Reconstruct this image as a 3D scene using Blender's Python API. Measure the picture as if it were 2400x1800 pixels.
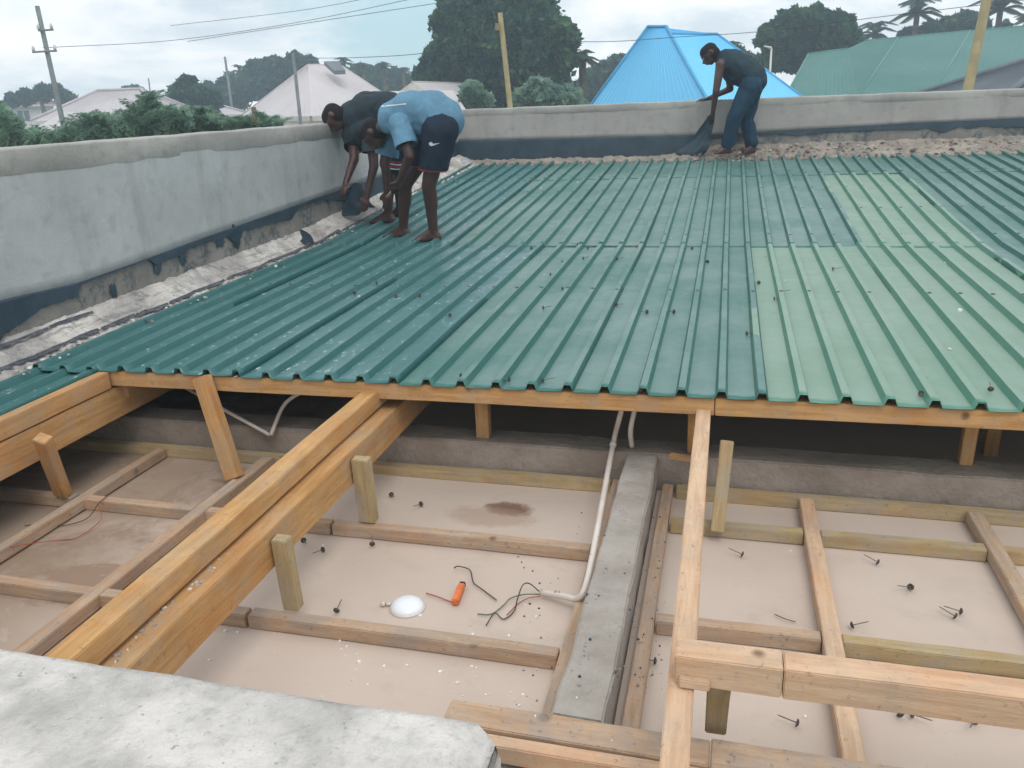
import bpy, bmesh, math, random
import numpy as np
from mathutils import Vector, Matrix, noise
rnd = random.Random(7)
for o in list(bpy.data.objects): bpy.data.objects.remove(o)
scn = bpy.context.scene
COL = scn.collection
EY = 5.0                                   # eye height above the ground

# ------------------------------------------------------------------ camera
YAW, PIT, ROL, FPX = -0.258017, 0.331141, -0.034291, 1916.4
def basis():
    cy, sy = math.cos(YAW), math.sin(YAW); cp, sp = math.cos(PIT), math.sin(PIT); cr, sr = math.cos(ROL), math.sin(ROL)
    f = Vector((sy*cp, cy*cp, -sp)); r = Vector((cy, -sy, 0)); u = r.cross(f)
    return r*cr+u*sr, -r*sr+u*cr, f
CR, CU, CF = basis()
cam_d = bpy.data.cameras.new('camera'); cam = bpy.data.objects.new('camera', cam_d); COL.objects.link(cam)
cam.matrix_world = Matrix(((CR.x, CU.x, -CF.x, 0), (CR.y, CU.y, -CF.y, 0), (CR.z, CU.z, -CF.z, EY), (0, 0, 0, 1)))
cam_d.sensor_width = 36; cam_d.lens = FPX/2400*36; cam_d.clip_start = .05; cam_d.clip_end = 6000
scn.camera = cam
def ray(x, y): return CR*((x-1200)/FPX) - CU*((y-900)/FPX) + CF
def aty(x, y, Y): d = ray(x, y); return d*(Y/d.y) + Vector((0, 0, EY))
def atz(x, y, z): d = ray(x, y); return d*(z/d.z) + Vector((0, 0, EY))
def W(x, y, z): return Vector((x, y, z+EY))   # z relative to the eye

# ------------------------------------------------------------------ world, sun, exposure
world = bpy.data.worlds.new('World'); scn.world = world; world.use_nodes = True
wn, wl = world.node_tree.nodes, world.node_tree.links
wn.clear()
out = wn.new('ShaderNodeOutputWorld'); bg = wn.new('ShaderNodeBackground'); bg.inputs['Strength'].default_value = .1
sky = wn.new('ShaderNodeTexSky'); sky.sky_type = 'NISHITA'; sky.sun_disc = False
SUN_EL, SUN_AZ = math.radians(58), math.radians(152)
sky.sun_elevation = SUN_EL; sky.sun_rotation = SUN_AZ; sky.air_density = 1.2; sky.dust_density = 2.5
tc = wn.new('ShaderNodeTexCoord'); mp = wn.new('ShaderNodeMapping'); mp.inputs['Scale'].default_value = (1, 1, 2.6)
wl.new(tc.outputs['Generated'], mp.inputs['Vector'])
def wnoise(scale, detail, rough, lo, hi, dist=0.0):
    n = wn.new('ShaderNodeTexNoise'); n.inputs['Scale'].default_value = scale; n.inputs['Detail'].default_value = detail
    n.inputs['Roughness'].default_value = rough; n.inputs['Distortion'].default_value = dist
    wl.new(mp.outputs[0], n.inputs['Vector'])
    m = wn.new('ShaderNodeMapRange'); m.inputs[1].default_value = lo; m.inputs[2].default_value = hi
    m.interpolation_type = 'SMOOTHSTEP'
    wl.new(n.outputs['Fac'], m.inputs[0]); return m.outputs[0]
cover = wnoise(2.3, 6, .52, .20, .42)
def gap_in_cloud(cover, px, py, lo, hi):
    d = ray(px, py).normalized(); dn = wn.new('ShaderNodeVectorMath'); dn.operation = 'DOT_PRODUCT'; wl.new(tc.outputs['Generated'], dn.inputs[0]); dn.inputs[1].default_value = tuple(d)
    nn = wn.new('ShaderNodeTexNoise'); nn.inputs['Scale'].default_value = 6; nn.inputs['Detail'].default_value = 6; wl.new(mp.outputs[0], nn.inputs['Vector'])
    ad = wn.new('ShaderNodeMath'); ad.operation = 'MULTIPLY_ADD'; wl.new(nn.outputs['Fac'], ad.inputs[0]); ad.inputs[1].default_value = .03; wl.new(dn.outputs['Value'], ad.inputs[2])
    m = wn.new('ShaderNodeMapRange'); m.interpolation_type = 'SMOOTHSTEP'; m.inputs[1].default_value = lo; m.inputs[2].default_value = hi; m.inputs[3].default_value = 1; m.inputs[4].default_value = .1; wl.new(ad.outputs[0], m.inputs[0])
    mu = wn.new('ShaderNodeMath'); mu.operation = 'MULTIPLY'; wl.new(cover, mu.inputs[0]); wl.new(m.outputs[0], mu.inputs[1]); return mu.outputs[0]
cover = gap_in_cloud(cover, 930, 0, 1.004, 1.014)
shade = wnoise(3.6, 7, .60, .38, .62, .4)
cm = wn.new('ShaderNodeMix'); cm.data_type = 'RGBA'; wl.new(shade, cm.inputs[0])
cm.inputs[6].default_value = (7.9, 8.9, 9.6, 1); cm.inputs[7].default_value = (13., 13., 13., 1)
sm = wn.new('ShaderNodeMix'); sm.data_type = 'RGBA'; wl.new(cover, sm.inputs[0])
skm = wn.new('ShaderNodeMix'); skm.data_type = 'RGBA'; skm.inputs[0].default_value = .6     # thin veil over the open sky
skm.inputs[7].default_value = (6.6, 10.6, 12.0, 1)
wl.new(sky.outputs[0], skm.inputs[6]); wl.new(skm.outputs[2], sm.inputs[6]); wl.new(cm.outputs[2], sm.inputs[7])
wl.new(sm.outputs[2], bg.inputs['Color']); wl.new(bg.outputs[0], out.inputs['Surface'])
sd = bpy.data.lights.new('sun', 'SUN'); sd.energy = 1.1; sd.angle = math.radians(28); sd.color = (1, .965, .92)
sun = bpy.data.objects.new('sun', sd); COL.objects.link(sun)
sdir = Vector((math.sin(SUN_AZ)*math.cos(SUN_EL), math.cos(SUN_AZ)*math.cos(SUN_EL), math.sin(SUN_EL)))
sun.rotation_euler = sdir.to_track_quat('Z', 'Y').to_euler()
vs = scn.view_settings; vs.view_transform = 'Standard'; vs.look = 'None'; vs.gamma = 1; vs.use_curve_mapping = False; vs.exposure = 0.12
scn.render.engine = 'CYCLES'

# ------------------------------------------------------------------ object helpers
def tag(o, label=None, cat=None, group=None, kind=None):
    if label: o['label'] = label
    if cat: o['category'] = cat
    if group: o['group'] = group
    if kind: o['kind'] = kind
    return o
def empty(name, loc=(0, 0, 0)):
    o = bpy.data.objects.new(name, None); COL.objects.link(o); o.location = loc; o.empty_display_size = .1; return o
def setparent(o, p):
    if p is not None:
        o.parent = p; o.matrix_parent_inverse = p.matrix_basis.inverted()
def mesh_obj(name, verts, faces, mats, parent=None, smooth=False, mi=None):
    me = bpy.data.meshes.new(name); me.from_pydata([tuple(v) for v in verts], [], faces)
    for m in (mats if isinstance(mats, (list, tuple)) else [mats]): me.materials.append(m)
    if mi is not None: me.polygons.foreach_set('material_index', mi)
    if smooth: me.polygons.foreach_set('use_smooth', [True]*len(me.polygons))
    me.update(); o = bpy.data.objects.new(name, me); COL.objects.link(o); setparent(o, parent); return o
class MB:
    def __init__(s): s.v = []; s.f = []; s.m = []
    def add(s, vs_, fs, m=0):
        n = len(s.v); s.v += [Vector(v) for v in vs_]; s.f += [tuple(i+n for i in f) for f in fs]; s.m += [m]*len(fs)
    def box(s, a, b, m=0):
        x0, y0, z0 = a; x1, y1, z1 = b
        s.add([(x0, y0, z0), (x1, y0, z0), (x1, y1, z0), (x0, y1, z0), (x0, y0, z1), (x1, y0, z1), (x1, y1, z1), (x0, y1, z1)],
              [(0, 3, 2, 1), (4, 5, 6, 7), (0, 1, 5, 4), (1, 2, 6, 5), (2, 3, 7, 6), (3, 0, 4, 7)], m)
    def tube(s, pts, r, n=8, m=0, cap=True):
        pts = [Vector(p) for p in pts]; rs = r if isinstance(r, (list, tuple)) else [r]*len(pts)
        base = len(s.v); ref = None
        for i, p in enumerate(pts):
            d = (pts[min(i+1, len(pts)-1)]-pts[max(i-1, 0)]).normalized()
            if ref is None or abs(ref.dot(d)) > .95: ref = Vector((0, 0, 1)) if abs(d.z) < .9 else Vector((1, 0, 0))
            a = d.cross(ref).normalized(); b = a.cross(d).normalized(); ref = b if False else ref
            for k in range(n):
                t = 2*math.pi*k/n; s.v.append(p+a*(math.cos(t)*rs[i])+b*(math.sin(t)*rs[i]))
        for i in range(len(pts)-1):
            for k in range(n):
                k2 = (k+1) % n; s.f.append((base+i*n+k, base+i*n+k2, base+(i+1)*n+k2, base+(i+1)*n+k)); s.m.append(m)
        if cap:
            s.f.append(tuple(base+k for k in range(n))[::-1]); s.m.append(m)
            s.f.append(tuple(base+(len(pts)-1)*n+k for k in range(n))); s.m.append(m)
    def build(s, name, mats, parent=None, smooth=False):
        return mesh_obj(name, s.v, s.f, mats, parent, smooth, s.m)
def bake(o, *mods):
    """apply modifiers to a plain mesh"""
    for typ, kw in mods:
        m = o.modifiers.new(typ, typ)
        for k, v in kw.items(): setattr(m, k, v)
    dg = bpy.context.evaluated_depsgraph_get(); ev = o.evaluated_get(dg)
    me = bpy.data.meshes.new_from_object(ev); o.modifiers.clear(); old = o.data; o.data = me; bpy.data.meshes.remove(old); return o
def spline(pts, n=8):
    pts = [Vector(p) for p in pts]; P = [pts[0]*2-pts[1]]+pts+[pts[-1]*2-pts[-2]]; outp = []
    for i in range(1, len(P)-2):
        for k in range(n):
            t = k/n; a, b, c, d = P[i-1], P[i], P[i+1], P[i+2]
            outp.append(.5*((2*b)+(c-a)*t+(2*a-5*b+4*c-d)*t*t+(3*b-a-3*c+d)*t**3))
    return outp+[pts[-1]]
def interp(tab, x):
    if x <= tab[0][0]: return tab[0][1]
    for (a, fa), (b, fb) in zip(tab, tab[1:]):
        if x <= b: return fa+(fb-fa)*(x-a)/(b-a)
    return tab[-1][1]

# ------------------------------------------------------------------ materials
class NT:
    def __init__(s, name):
        s.m = bpy.data.materials.new(name); s.m.use_nodes = True; s.n = s.m.node_tree.nodes; s.l = s.m.node_tree.links
        s.b = s.n['Principled BSDF']; s.tc = s.n.new('ShaderNodeTexCoord')
    def coord(s, scale=(1, 1, 1), which='Object'):
        mp = s.n.new('ShaderNodeMapping'); mp.inputs['Scale'].default_value = scale; s.l.new(s.tc.outputs[which], mp.inputs[0]); return mp.outputs[0]
    def noise(s, co, scale, detail=4, rough=.55, dist=0):
        n = s.n.new('ShaderNodeTexNoise'); s.l.new(co, n.inputs['Vector']); n.inputs['Scale'].default_value = scale
        n.inputs['Detail'].default_value = detail; n.inputs['Roughness'].default_value = rough; n.inputs['Distortion'].default_value = dist
        return n.outputs['Fac']
    def vor(s, co, scale, feature='F1', rnd_=1):
        n = s.n.new('ShaderNodeTexVoronoi'); s.l.new(co, n.inputs['Vector']); n.inputs['Scale'].default_value = scale
        n.feature = feature; n.inputs['Randomness'].default_value = rnd_; return n.outputs['Distance']
    def ramp(s, fac, lo, hi, a=0., b=1.):
        m = s.n.new('ShaderNodeMapRange'); m.interpolation_type = 'SMOOTHSTEP'
        m.inputs[1].default_value = lo; m.inputs[2].default_value = hi; m.inputs[3].default_value = a; m.inputs[4].default_value = b
        s.l.new(fac, m.inputs[0]); return m.outputs[0]
    def mix(s, fac, a, b):
        m = s.n.new('ShaderNodeMix'); m.data_type = 'RGBA'
        if isinstance(fac, (int, float)): m.inputs[0].default_value = fac
        else: s.l.new(fac, m.inputs[0])
        for i, c in ((6, a), (7, b)):
            if isinstance(c, tuple): m.inputs[i].default_value = (*c, 1)
            else: s.l.new(c, m.inputs[i])
        return m.outputs[2]
    def math(s, op, a, b=0.):
        m = s.n.new('ShaderNodeMath'); m.operation = op
        for i, c in enumerate((a, b)):
            if isinstance(c, (int, float)): m.inputs[i].default_value = c
            else: s.l.new(c, m.inputs[i])
        return m.outputs[0]
    def sep(s, co):
        m = s.n.new('ShaderNodeSeparateXYZ'); s.l.new(co, m.inputs[0]); return m.outputs
    def bump(s, h, strength=.3, dist=.01):
        b = s.n.new('ShaderNodeBump'); b.inputs['Strength'].default_value = strength; b.inputs['Distance'].default_value = dist
        s.l.new(h, b.inputs['Height']); s.l.new(b.outputs[0], s.b.inputs['Normal'])
    def done(s, col, rough=.8, spec=.4):
        if isinstance(col, tuple): s.b.inputs['Base Color'].default_value = (*col, 1)
        else: s.l.new(col, s.b.inputs['Base Color'])
        if isinstance(rough, (int, float)): s.b.inputs['Roughness'].default_value = rough
        else: s.l.new(rough, s.b.inputs['Roughness'])
        s.b.inputs['Specular IOR Level'].default_value = spec; return s.m
def simple(name, c1, c2=None, scale=8, rough=.8, spec=.3, bump=.2, bscale=None, bd=.005):
    t = NT(name); c2 = c2 or tuple(v*.75 for v in c1); co = t.coord()
    f = t.ramp(t.noise(co, scale, 6), .35, .65); t.bump(t.noise(co, (bscale or scale*4), 5), bump, bd)
    return t.done(t.mix(f, c1, c2), rough, spec)

def mat_wood(name, light, dark, dirt=.0, dirtc=(.30, .26, .22)):
    t = NT(name); co = t.coord((1.2, 14, 14)); co2 = t.coord((1, 1, 1)); oi = t.n.new('ShaderNodeObjectInfo')
    add = t.n.new('ShaderNodeVectorMath'); add.operation = 'ADD'; t.l.new(co, add.inputs[0]); sc = t.n.new('ShaderNodeVectorMath'); sc.operation = 'SCALE'
    sc.inputs['Scale'].default_value = 37; cmb = t.n.new('ShaderNodeCombineXYZ'); [t.l.new(oi.outputs['Random'], cmb.inputs[i]) for i in range(3)]
    t.l.new(cmb.outputs[0], sc.inputs[0]); t.l.new(sc.outputs[0], add.inputs[1]); c = add.outputs[0]
    add2 = t.n.new('ShaderNodeVectorMath'); add2.operation = 'ADD'; t.l.new(co2, add2.inputs[0]); t.l.new(sc.outputs[0], add2.inputs[1]); c2 = add2.outputs[0]
    g = t.noise(c, 3.2, 6, .6, .6); col = t.mix(t.ramp(g, .32, .7), light, dark)
    w = t.noise(c2, 2.3, 4, .6); col = t.mix(t.ramp(w, .45, .75, 0, .5), col, tuple(v*k for v, k in zip(dark, (1.15, .85, .7))))
    col = t.mix(t.ramp(t.noise(c2, 5, 7, .7), .50, .72, 0, .45), col, tuple(min(1, v*1.05+.06) for v in light)); kn = t.vor(c2, 4.3); col = t.mix(t.ramp(kn, .035, .10, .85, 0), col, (.10, .045, .018))
    fine = t.noise(c, 22, 3, .7); col = t.mix(t.ramp(fine, .5, .8, 0, .35), col, tuple(v*.6 for v in dark))
    if dirt:
        d = t.noise(c2, 7, 7, .65); col = t.mix(t.ramp(d, .42, .68, 0, dirt), col, dirtc)
        d = t.noise(c2, 60, 4, .6); col = t.mix(t.ramp(d, .60, .72, 0, dirt), col, tuple(v*.5 for v in dirtc))
    t.bump(t.math('ADD', g, t.math('MULTIPLY', fine, .6)), .45, .004)
    return t.done(col, .78, .25)
def mat_roof(name, base, pale, splat=0., dust=.35, rough=.38):
    t = NT(name); co = t.coord(); oi = t.n.new('ShaderNodeObjectInfo')
    st = t.coord((5, .45, 1)); col = t.mix(t.ramp(t.noise(co, 1.6, 5, .6), .3, .7, 0, dust), base, pale)
    col = t.mix(t.ramp(t.noise(st, 6, 6, .6), .45, .75, 0, .35), col, pale)
    col = t.mix(t.ramp(t.noise(co, 5, 7, .7), .58, .74, 0, .45), col, tuple(v*.62 for v in base))
    sp = t.ramp(t.noise(co, 46, 5, .55), .69, .74, 0, .5); sp = t.math('MULTIPLY', sp, t.ramp(t.noise(co, 2.1, 3), .42, .60))
    col = t.mix(sp, col, (.50, .58, .55))
    if splat:
        v = t.ramp(t.noise(t.coord((1, .5, 1)), 30, 6, .68, .5), .60-.02*splat, .67, 0, .9); v = t.math('MULTIPLY', v, t.ramp(t.noise(co, 3.2, 4), .38, .62))
        col = t.mix(v, col, (.52, .60, .58))
    geo = t.n.new('ShaderNodeNewGeometry'); nz_ = t.sep(geo.outputs['Normal'])[2]            # dust on the flat pans; rib shadows painted as darker colour on rib sides
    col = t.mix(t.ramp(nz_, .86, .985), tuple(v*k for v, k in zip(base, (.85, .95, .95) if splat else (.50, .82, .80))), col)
    t.bump(t.math('ADD', t.noise(co, 9, 3), t.math('MULTIPLY', t.noise(co, 120, 2), .05)), .18, .02)
    return t.done(col, t.ramp(t.noise(co, 3, 6, .65), .3, .7, rough, rough+.26), .5)
def mat_concrete(name, a, b, speck=.0, streak=.0, wet=.0, pit=.5, scale=1.0):
    t = NT(name); co = t.coord(); col = t.mix(t.ramp(t.noise(co, 1.7*scale, 7, .62), .3, .7), a, b)
    col = t.mix(t.ramp(t.noise(co, 9*scale, 6, .65), .5, .75, 0, .5), col, tuple(v*.72 for v in b))
    if streak:
        s_ = t.noise(t.coord((5, 5, .6)), 1.3, 5, .6); col = t.mix(t.ramp(s_, .50, .72, 0, streak), col, tuple(v*.62 for v in b))
    if speck:
        v = t.ramp(t.noise(co, 55, 4, .6), .64, .70, 0, speck); v = t.math('MULTIPLY', v, t.ramp(t.noise(co, 5, 4), .40, .62))
        col = t.mix(v, col, (.07, .07, .075))
    if wet:
        v = t.ramp(t.noise(co, 2.9, 8, .68, .3), .47, .56, 0, wet); v = t.math('MULTIPLY', v, t.ramp(t.noise(co, 24, 5, .7), .36, .56)); col = t.mix(v, col, (.05, .08, .10))
    if name.startswith('pale_lime'):
        col = t.mix(t.ramp(t.noise(t.coord((9, .7, 6)), 3, 7, .7, .4), .50, .66, 0, .75), col, (.21, .20, .19))
        col = t.mix(t.ramp(t.noise(co, 6, 8, .72), .56, .64, 0, .55), col, (.12, .13, .15))
    h = t.math('ADD', t.noise(co, 14*scale, 6, .6), t.math('MULTIPLY', t.noise(co, 90, 4, .7), .35)); t.bump(h, pit, .012)
    return t.done(col, .9, .25)
WOOD = mat_wood('sawn_pine', (.565, .330, .138), (.41, .215, .078), .55, (.40, .30, .20))
WOODP = mat_wood('pale_sawn_pine', (.64, .45, .30), (.50, .32, .20), .5, (.42, .33, .26))
WOODD = mat_wood('dusty_batten_wood', (.52, .37, .255), (.39, .26, .165), .7, (.33, .29, .26))
WOODG = mat_wood('treated_green_batten_wood', (.46, .35, .19), (.34, .25, .13), .6, (.34, .30, .26))
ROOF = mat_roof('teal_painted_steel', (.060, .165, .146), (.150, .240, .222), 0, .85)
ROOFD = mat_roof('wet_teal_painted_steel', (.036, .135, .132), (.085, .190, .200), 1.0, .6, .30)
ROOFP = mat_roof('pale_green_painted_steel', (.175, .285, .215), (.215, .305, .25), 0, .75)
WALLB = mat_concrete('warm_grey_cement_plaster', (.40, .385, .365), (.335, .32, .30), .25, .3, 0, .35)
WALLC = mat_concrete('grey_cement_plaster', (.475, .49, .495), (.385, .395, .39), .25, .28, 0, .35)
BANDC = mat_concrete('greenish_weathered_cement', (.45, .44, .41), (.34, .33, .31), .5, .15, 0, .6)
ROUGHC = mat_concrete('rough_mortar_base', (.30, .285, .255), (.215, .205, .19), .5, .35, .72, 1., 1.6)
MORT = mat_concrete('pale_lime_mortar', (.66, .625, .58), (.34, .315, .295), 1., 0, .3, 1., 2.2)
RUBB = mat_concrete('broken_mortar_rubble', (.40, .35, .29), (.27, .235, .20), .6, 0, .25, 1., 3)
FOREC = mat_concrete('whitewashed_cement_top', (.68, .645, .61), (.42, .40, .38), .5, 0, 0, .9, 3.2)
RINGC = mat_concrete('brownish_bond_beam_concrete', (.38, .325, .28), (.26, .215, .18), .6, 0, 0, .8, 2)
BEAMC = mat_concrete('grey_bond_beam_concrete', (.42, .385, .345), (.30, .265, .235), .8, 0, 0, .7, 2)
BITU = simple('bitumen_felt', (.022, .044, .064), (.038, .066, .090), 5, .5, .5, .35, 30, .01)
BITJ = simple('bitumen_joint', (.045, .055, .075), (.10, .105, .115), 25, .6, .5, .9, 60, .01)
CEILM = None
def mat_ceiling():
    t = NT('ceiling_board_back'); co = t.coord()
    col = t.mix(t.ramp(t.noise(co, 1.1, 5, .6), .3, .7), (.565, .465, .395), (.50, .405, .34))
    col = t.mix(t.ramp(t.noise(co, 6, 7, .7), .55, .78, 0, .45), col, (.42, .345, .28))
    s = t.sep(t.coord())
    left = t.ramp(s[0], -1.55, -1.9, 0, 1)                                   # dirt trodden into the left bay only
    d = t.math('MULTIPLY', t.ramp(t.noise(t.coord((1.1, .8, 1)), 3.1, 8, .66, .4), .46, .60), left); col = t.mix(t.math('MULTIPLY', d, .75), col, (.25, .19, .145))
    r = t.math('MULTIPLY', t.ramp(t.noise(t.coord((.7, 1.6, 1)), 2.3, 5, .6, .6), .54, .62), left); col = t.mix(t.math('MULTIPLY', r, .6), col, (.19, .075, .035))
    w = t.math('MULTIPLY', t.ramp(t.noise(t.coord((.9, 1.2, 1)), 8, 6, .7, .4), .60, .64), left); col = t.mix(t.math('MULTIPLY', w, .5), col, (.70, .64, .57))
    col = t.mix(t.math('MULTIPLY', t.ramp(s[0], -1.75, -2.5, 0, .75), t.ramp(t.noise(co, 1.7, 4), .3, .6, .55, 1)), col, (.27, .185, .125))  # left bay darkened in the colour: brown dirt plus shade of the roof above
    col = t.mix(t.ramp(t.noise(t.coord((1, 1.6, 1)), 3.3, 7, .68, .5), .54, .70, 0, .35), col, (.40, .33, .27))
    def spot(x, y, rx, ry, c, k):
        nonlocal col
        dx = t.math('DIVIDE', t.math('SUBTRACT', s[0], x), rx); dy = t.math('DIVIDE', t.math('SUBTRACT', s[1], y), ry)
        r2 = t.math('ADD', t.math('MULTIPLY', dx, dx), t.math('MULTIPLY', dy, dy)); r2 = t.math('ADD', r2, t.math('MULTIPLY', t.noise(co, 19, 6, .7), 1.5))
        col = t.mix(t.ramp(r2, 1.05, 1.75, k, 0), col, c)
    spot(-.82, 2.98, .12, .075, (.19, .11, .075), .95); spot(-.88, 2.90, .22, .10, (.36, .25, .19), .55); spot(.55, 1.72, .07, .05, (.30, .25, .21), .6)
    fine = t.ramp(t.noise(co, 75, 3, .6), .68, .74, 0, .55); col = t.mix(t.math('MULTIPLY', fine, t.ramp(t.noise(co, 3, 3), .4, .6)), col, (.25, .2, .16))
    t.bump(t.noise(co, 40, 5), .12, .004); return t.done(col, .85, .25)
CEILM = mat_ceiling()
PVC = simple('white_pvc', (.70, .64, .58), (.60, .53, .47), 6, .4, .5, .05)
SKIN = simple('dark_brown_skin', (.075, .034, .026), (.045, .022, .018), 6, .42, .5, .1, 30)
SKINL = simple('brown_sole_skin', (.19, .095, .075), (.13, .065, .05), 8, .6, .3, .1)
HAIR = simple('black_hair', (.012, .010, .011), (.02, .018, .018), 60, .9, .2, .6, 200)
NAILM = simple('dark_rubber_nail_head', (.055, .045, .042), (.10, .085, .075), 40, .6, .4, .1)
STEEL = simple('galvanised_nail_steel', (.20, .17, .14), (.13, .10, .08), 40, .5, .5, .1)
def cloth(name, c, k=.8, sc=5):
    t = NT(name); co = t.coord(); n = t.noise(co, sc, 5, .6); fo = t.noise(t.coord((1, 1, .35)), 11, 4, .55, .8)
    t.bump(t.math('ADD', fo, t.math('MULTIPLY', t.noise(co, 300, 2), .06)), .75, .03); return t.done(t.mix(t.ramp(n, .3, .7), c, tuple(v*k for v in c)), .9, .2)

# ------------------------------------------------------------------ roof heights (relative to the eye)
X0, PITCH = -2.712, .152
def zr(Y, X=0): return interp([(1, -1.165), (3.107, -1.118), (6.156, -1.048), (9.139, -.817), (10.7, -.700)], Y)+.00815*X
LWX, BWY = -3.41, 10.6

# ------------------------------------------------------------------ ground
def ground():
    n = 60; ext = 2500; vsx = []; 
    g = [((i/n*2-1)) for i in range(n+1)]; g = [math.copysign(abs(t)**2.6, t)*ext for t in g]
    V = [(x, y, (noise.noise(Vector((x*.02, y*.02, 3)))*.5 if math.hypot(x, y) > 25 else 0)) for y in g for x in g]
    F = [(j*(n+1)+i, j*(n+1)+i+1, (j+1)*(n+1)+i+1, (j+1)*(n+1)+i) for j in range(n) for i in range(n)]
    t = NT('sandy_grassy_ground'); co = t.coord()
    col = t.mix(t.ramp(t.noise(co, .06, 6, .6), .42, .58), (.20, .16, .11), (.055, .085, .035)); t.bump(t.noise(co, 3, 6), .5, .05)
    tag(mesh_obj('ground', V, F, t.done(col, .95, .1)), kind='structure')
ground()

# ------------------------------------------------------------------ our building: parapets, inner walls
def grid_strip(fn, us, vs_):
    V = [fn(u, v) for v in vs_ for u in us]; n = len(us)
    return V, [(j*n+i, j*n+i+1, (j+1)*n+i+1, (j+1)*n+i) for j in range(len(vs_)-1) for i in range(n-1)]
def lin(a, b, n): return [a+(b-a)*i/n for i in range(n+1)]
def nz(x, y, z, s=1., o=4): return noise.fractal(Vector((x*s, y*s, z*s)), 1., 2., o)
def topz_left(Y): return interp([(0, -.128), (3.3, -.134), (7.8, -.118), (10.6, -.068)], Y)
def topz_back(X): return interp([(-3.4, -.067), (.14, -.047), (3.1, -.037), (8, -.02)], X)
lw = tag(empty('parapet_wall', W(LWX, 6, -5)), 'long grey plastered parapet wall rising along the left edge of the roof', 'wall')
bw = tag(empty('parapet_wall', W(2, BWY, -5)), 'low grey plastered parapet wall across the far end of the roof', 'wall')
YS = lin(-1.5, 10.62, 120)
def wallface(x, y, z, a=.004): return nz(x, y, z, 1.3)*a+nz(x, y, z, 7)*a*.3
# left wall: masonry core, plaster coat, top band
mb = MB(); mb.box(W(LWX-.17, -1.5, -5.0), W(LWX-.012, 10.85, -.3)); mb.build('masonry_core', ROUGHC, lw)
def band_left(Y): return interp([(0, -.93), (3.18, -.838), (3.7, -.861), (4.3, -.832), (4.84, -.804), (6.22, -.739), (6.8, -.713), (8, -.65), (10.6, -.46)], Y)
def leftplaster(Y, t):
    zb = band_left(Y); zt = topz_left(Y)-.105
    x = LWX+wallface(0, Y, t, .006); 
    if t == 0: x -= .012
    return W(x, Y, zb+(zt-zb)*t)
V, F = grid_strip(leftplaster, YS, [0, .01]+lin(.1, 1, 8)); mesh_obj('plaster_coat', V, F, WALLC, lw, True)
def leftband(Y, k):
    z = topz_left(Y)+nz(0, Y, 0, 3)*.006; e = nz(0, Y, 5, 5)*.003; lo = .012*nz(0, Y, 7, 4)+.006*nz(0, Y, 8, 20); r = [(-.003, -.128+lo), (.0022, -.122+lo), (.0035+e, -.010), (.0, .001), (-.09, .006), (-.172, .0), (-.18, -.3)][k]
    return W(LWX+r[0]+wallface(9, Y, k, .004), Y, z+r[1])
V, F = grid_strip(leftband, YS, list(range(7))); mesh_obj('coping_band', V, F, BANDC, lw, True)
# rough lower wall
def leftrough(Y, t):
    zb = zr(Y, LWX)-.2; zt = band_left(Y)+.004
    return W(LWX-.008+nz(1, Y, t*.4, 5)*.007+nz(1, Y, t*.4, 21)*.003, Y, zb+(zt-zb)*t)
V, F = grid_strip(leftrough, lin(-1.5, 10.6, 240), lin(0, 1, 10)); mesh_obj('rough_base_course', V, F, ROUGHC, lw, True)
# bitumen flashing on the left wall, ragged
hb = [(2.6, .30), (3.12, .19), (3.4, .09), (3.66, .072), (3.70, .012), (4.28, .008), (4.34, .055), (4.62, .055), (4.7, .035), (5.15, .05), (5.22, .11), (5.30, .11), (5.34, .05), (5.8, .075), (6.05, .10), (6.2, .035), (6.6, .03), (7.0, .10), (7.6, .24), (10.6, .26)]
def leftbit(Y, t):
    h = interp(hb, Y)*(1+.12*nz(0, Y, 9, 5)+.10*nz(0, Y, 9, 23)); zt = band_left(Y)+.006
    return W(LWX+.006+(.004 if 0 < t < 1 else -.012)+nz(3, Y, t, 8)*.002, Y, zt-h*t)
V, F = grid_strip(leftbit, lin(1.2, 10.58, 420), [0, .06, .35, .7, .94, 1]); mesh_obj('bitumen_flashing', V, F, BITU, lw, True).data.set_sharp_from_angle(angle=.4)
for (y, z, w, h) in [(5.26, -.85, .045, .16), (5.06, -.86, .05, .05), (4.36, -.90, .04, .08), (4.62, -.88, .035, .10), (3.95, -.955, .025, .07)]:
    n = 18; c = W(LWX+.004, y, z); V = [c+Vector((.006, 0, 0))]
    for k in range(n):
        a = 2*math.pi*k/n; r = 1+.45*nz(math.cos(a), math.sin(a), y*7, 2.3); V.append(c+Vector((-.004, math.cos(a)*w*r, math.sin(a)*h*.6*r)))
    mesh_obj('bitumen_patch', V, [(0, 1+k, 1+(k+1) % n) for k in range(n)], BITU, lw, True)
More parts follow.
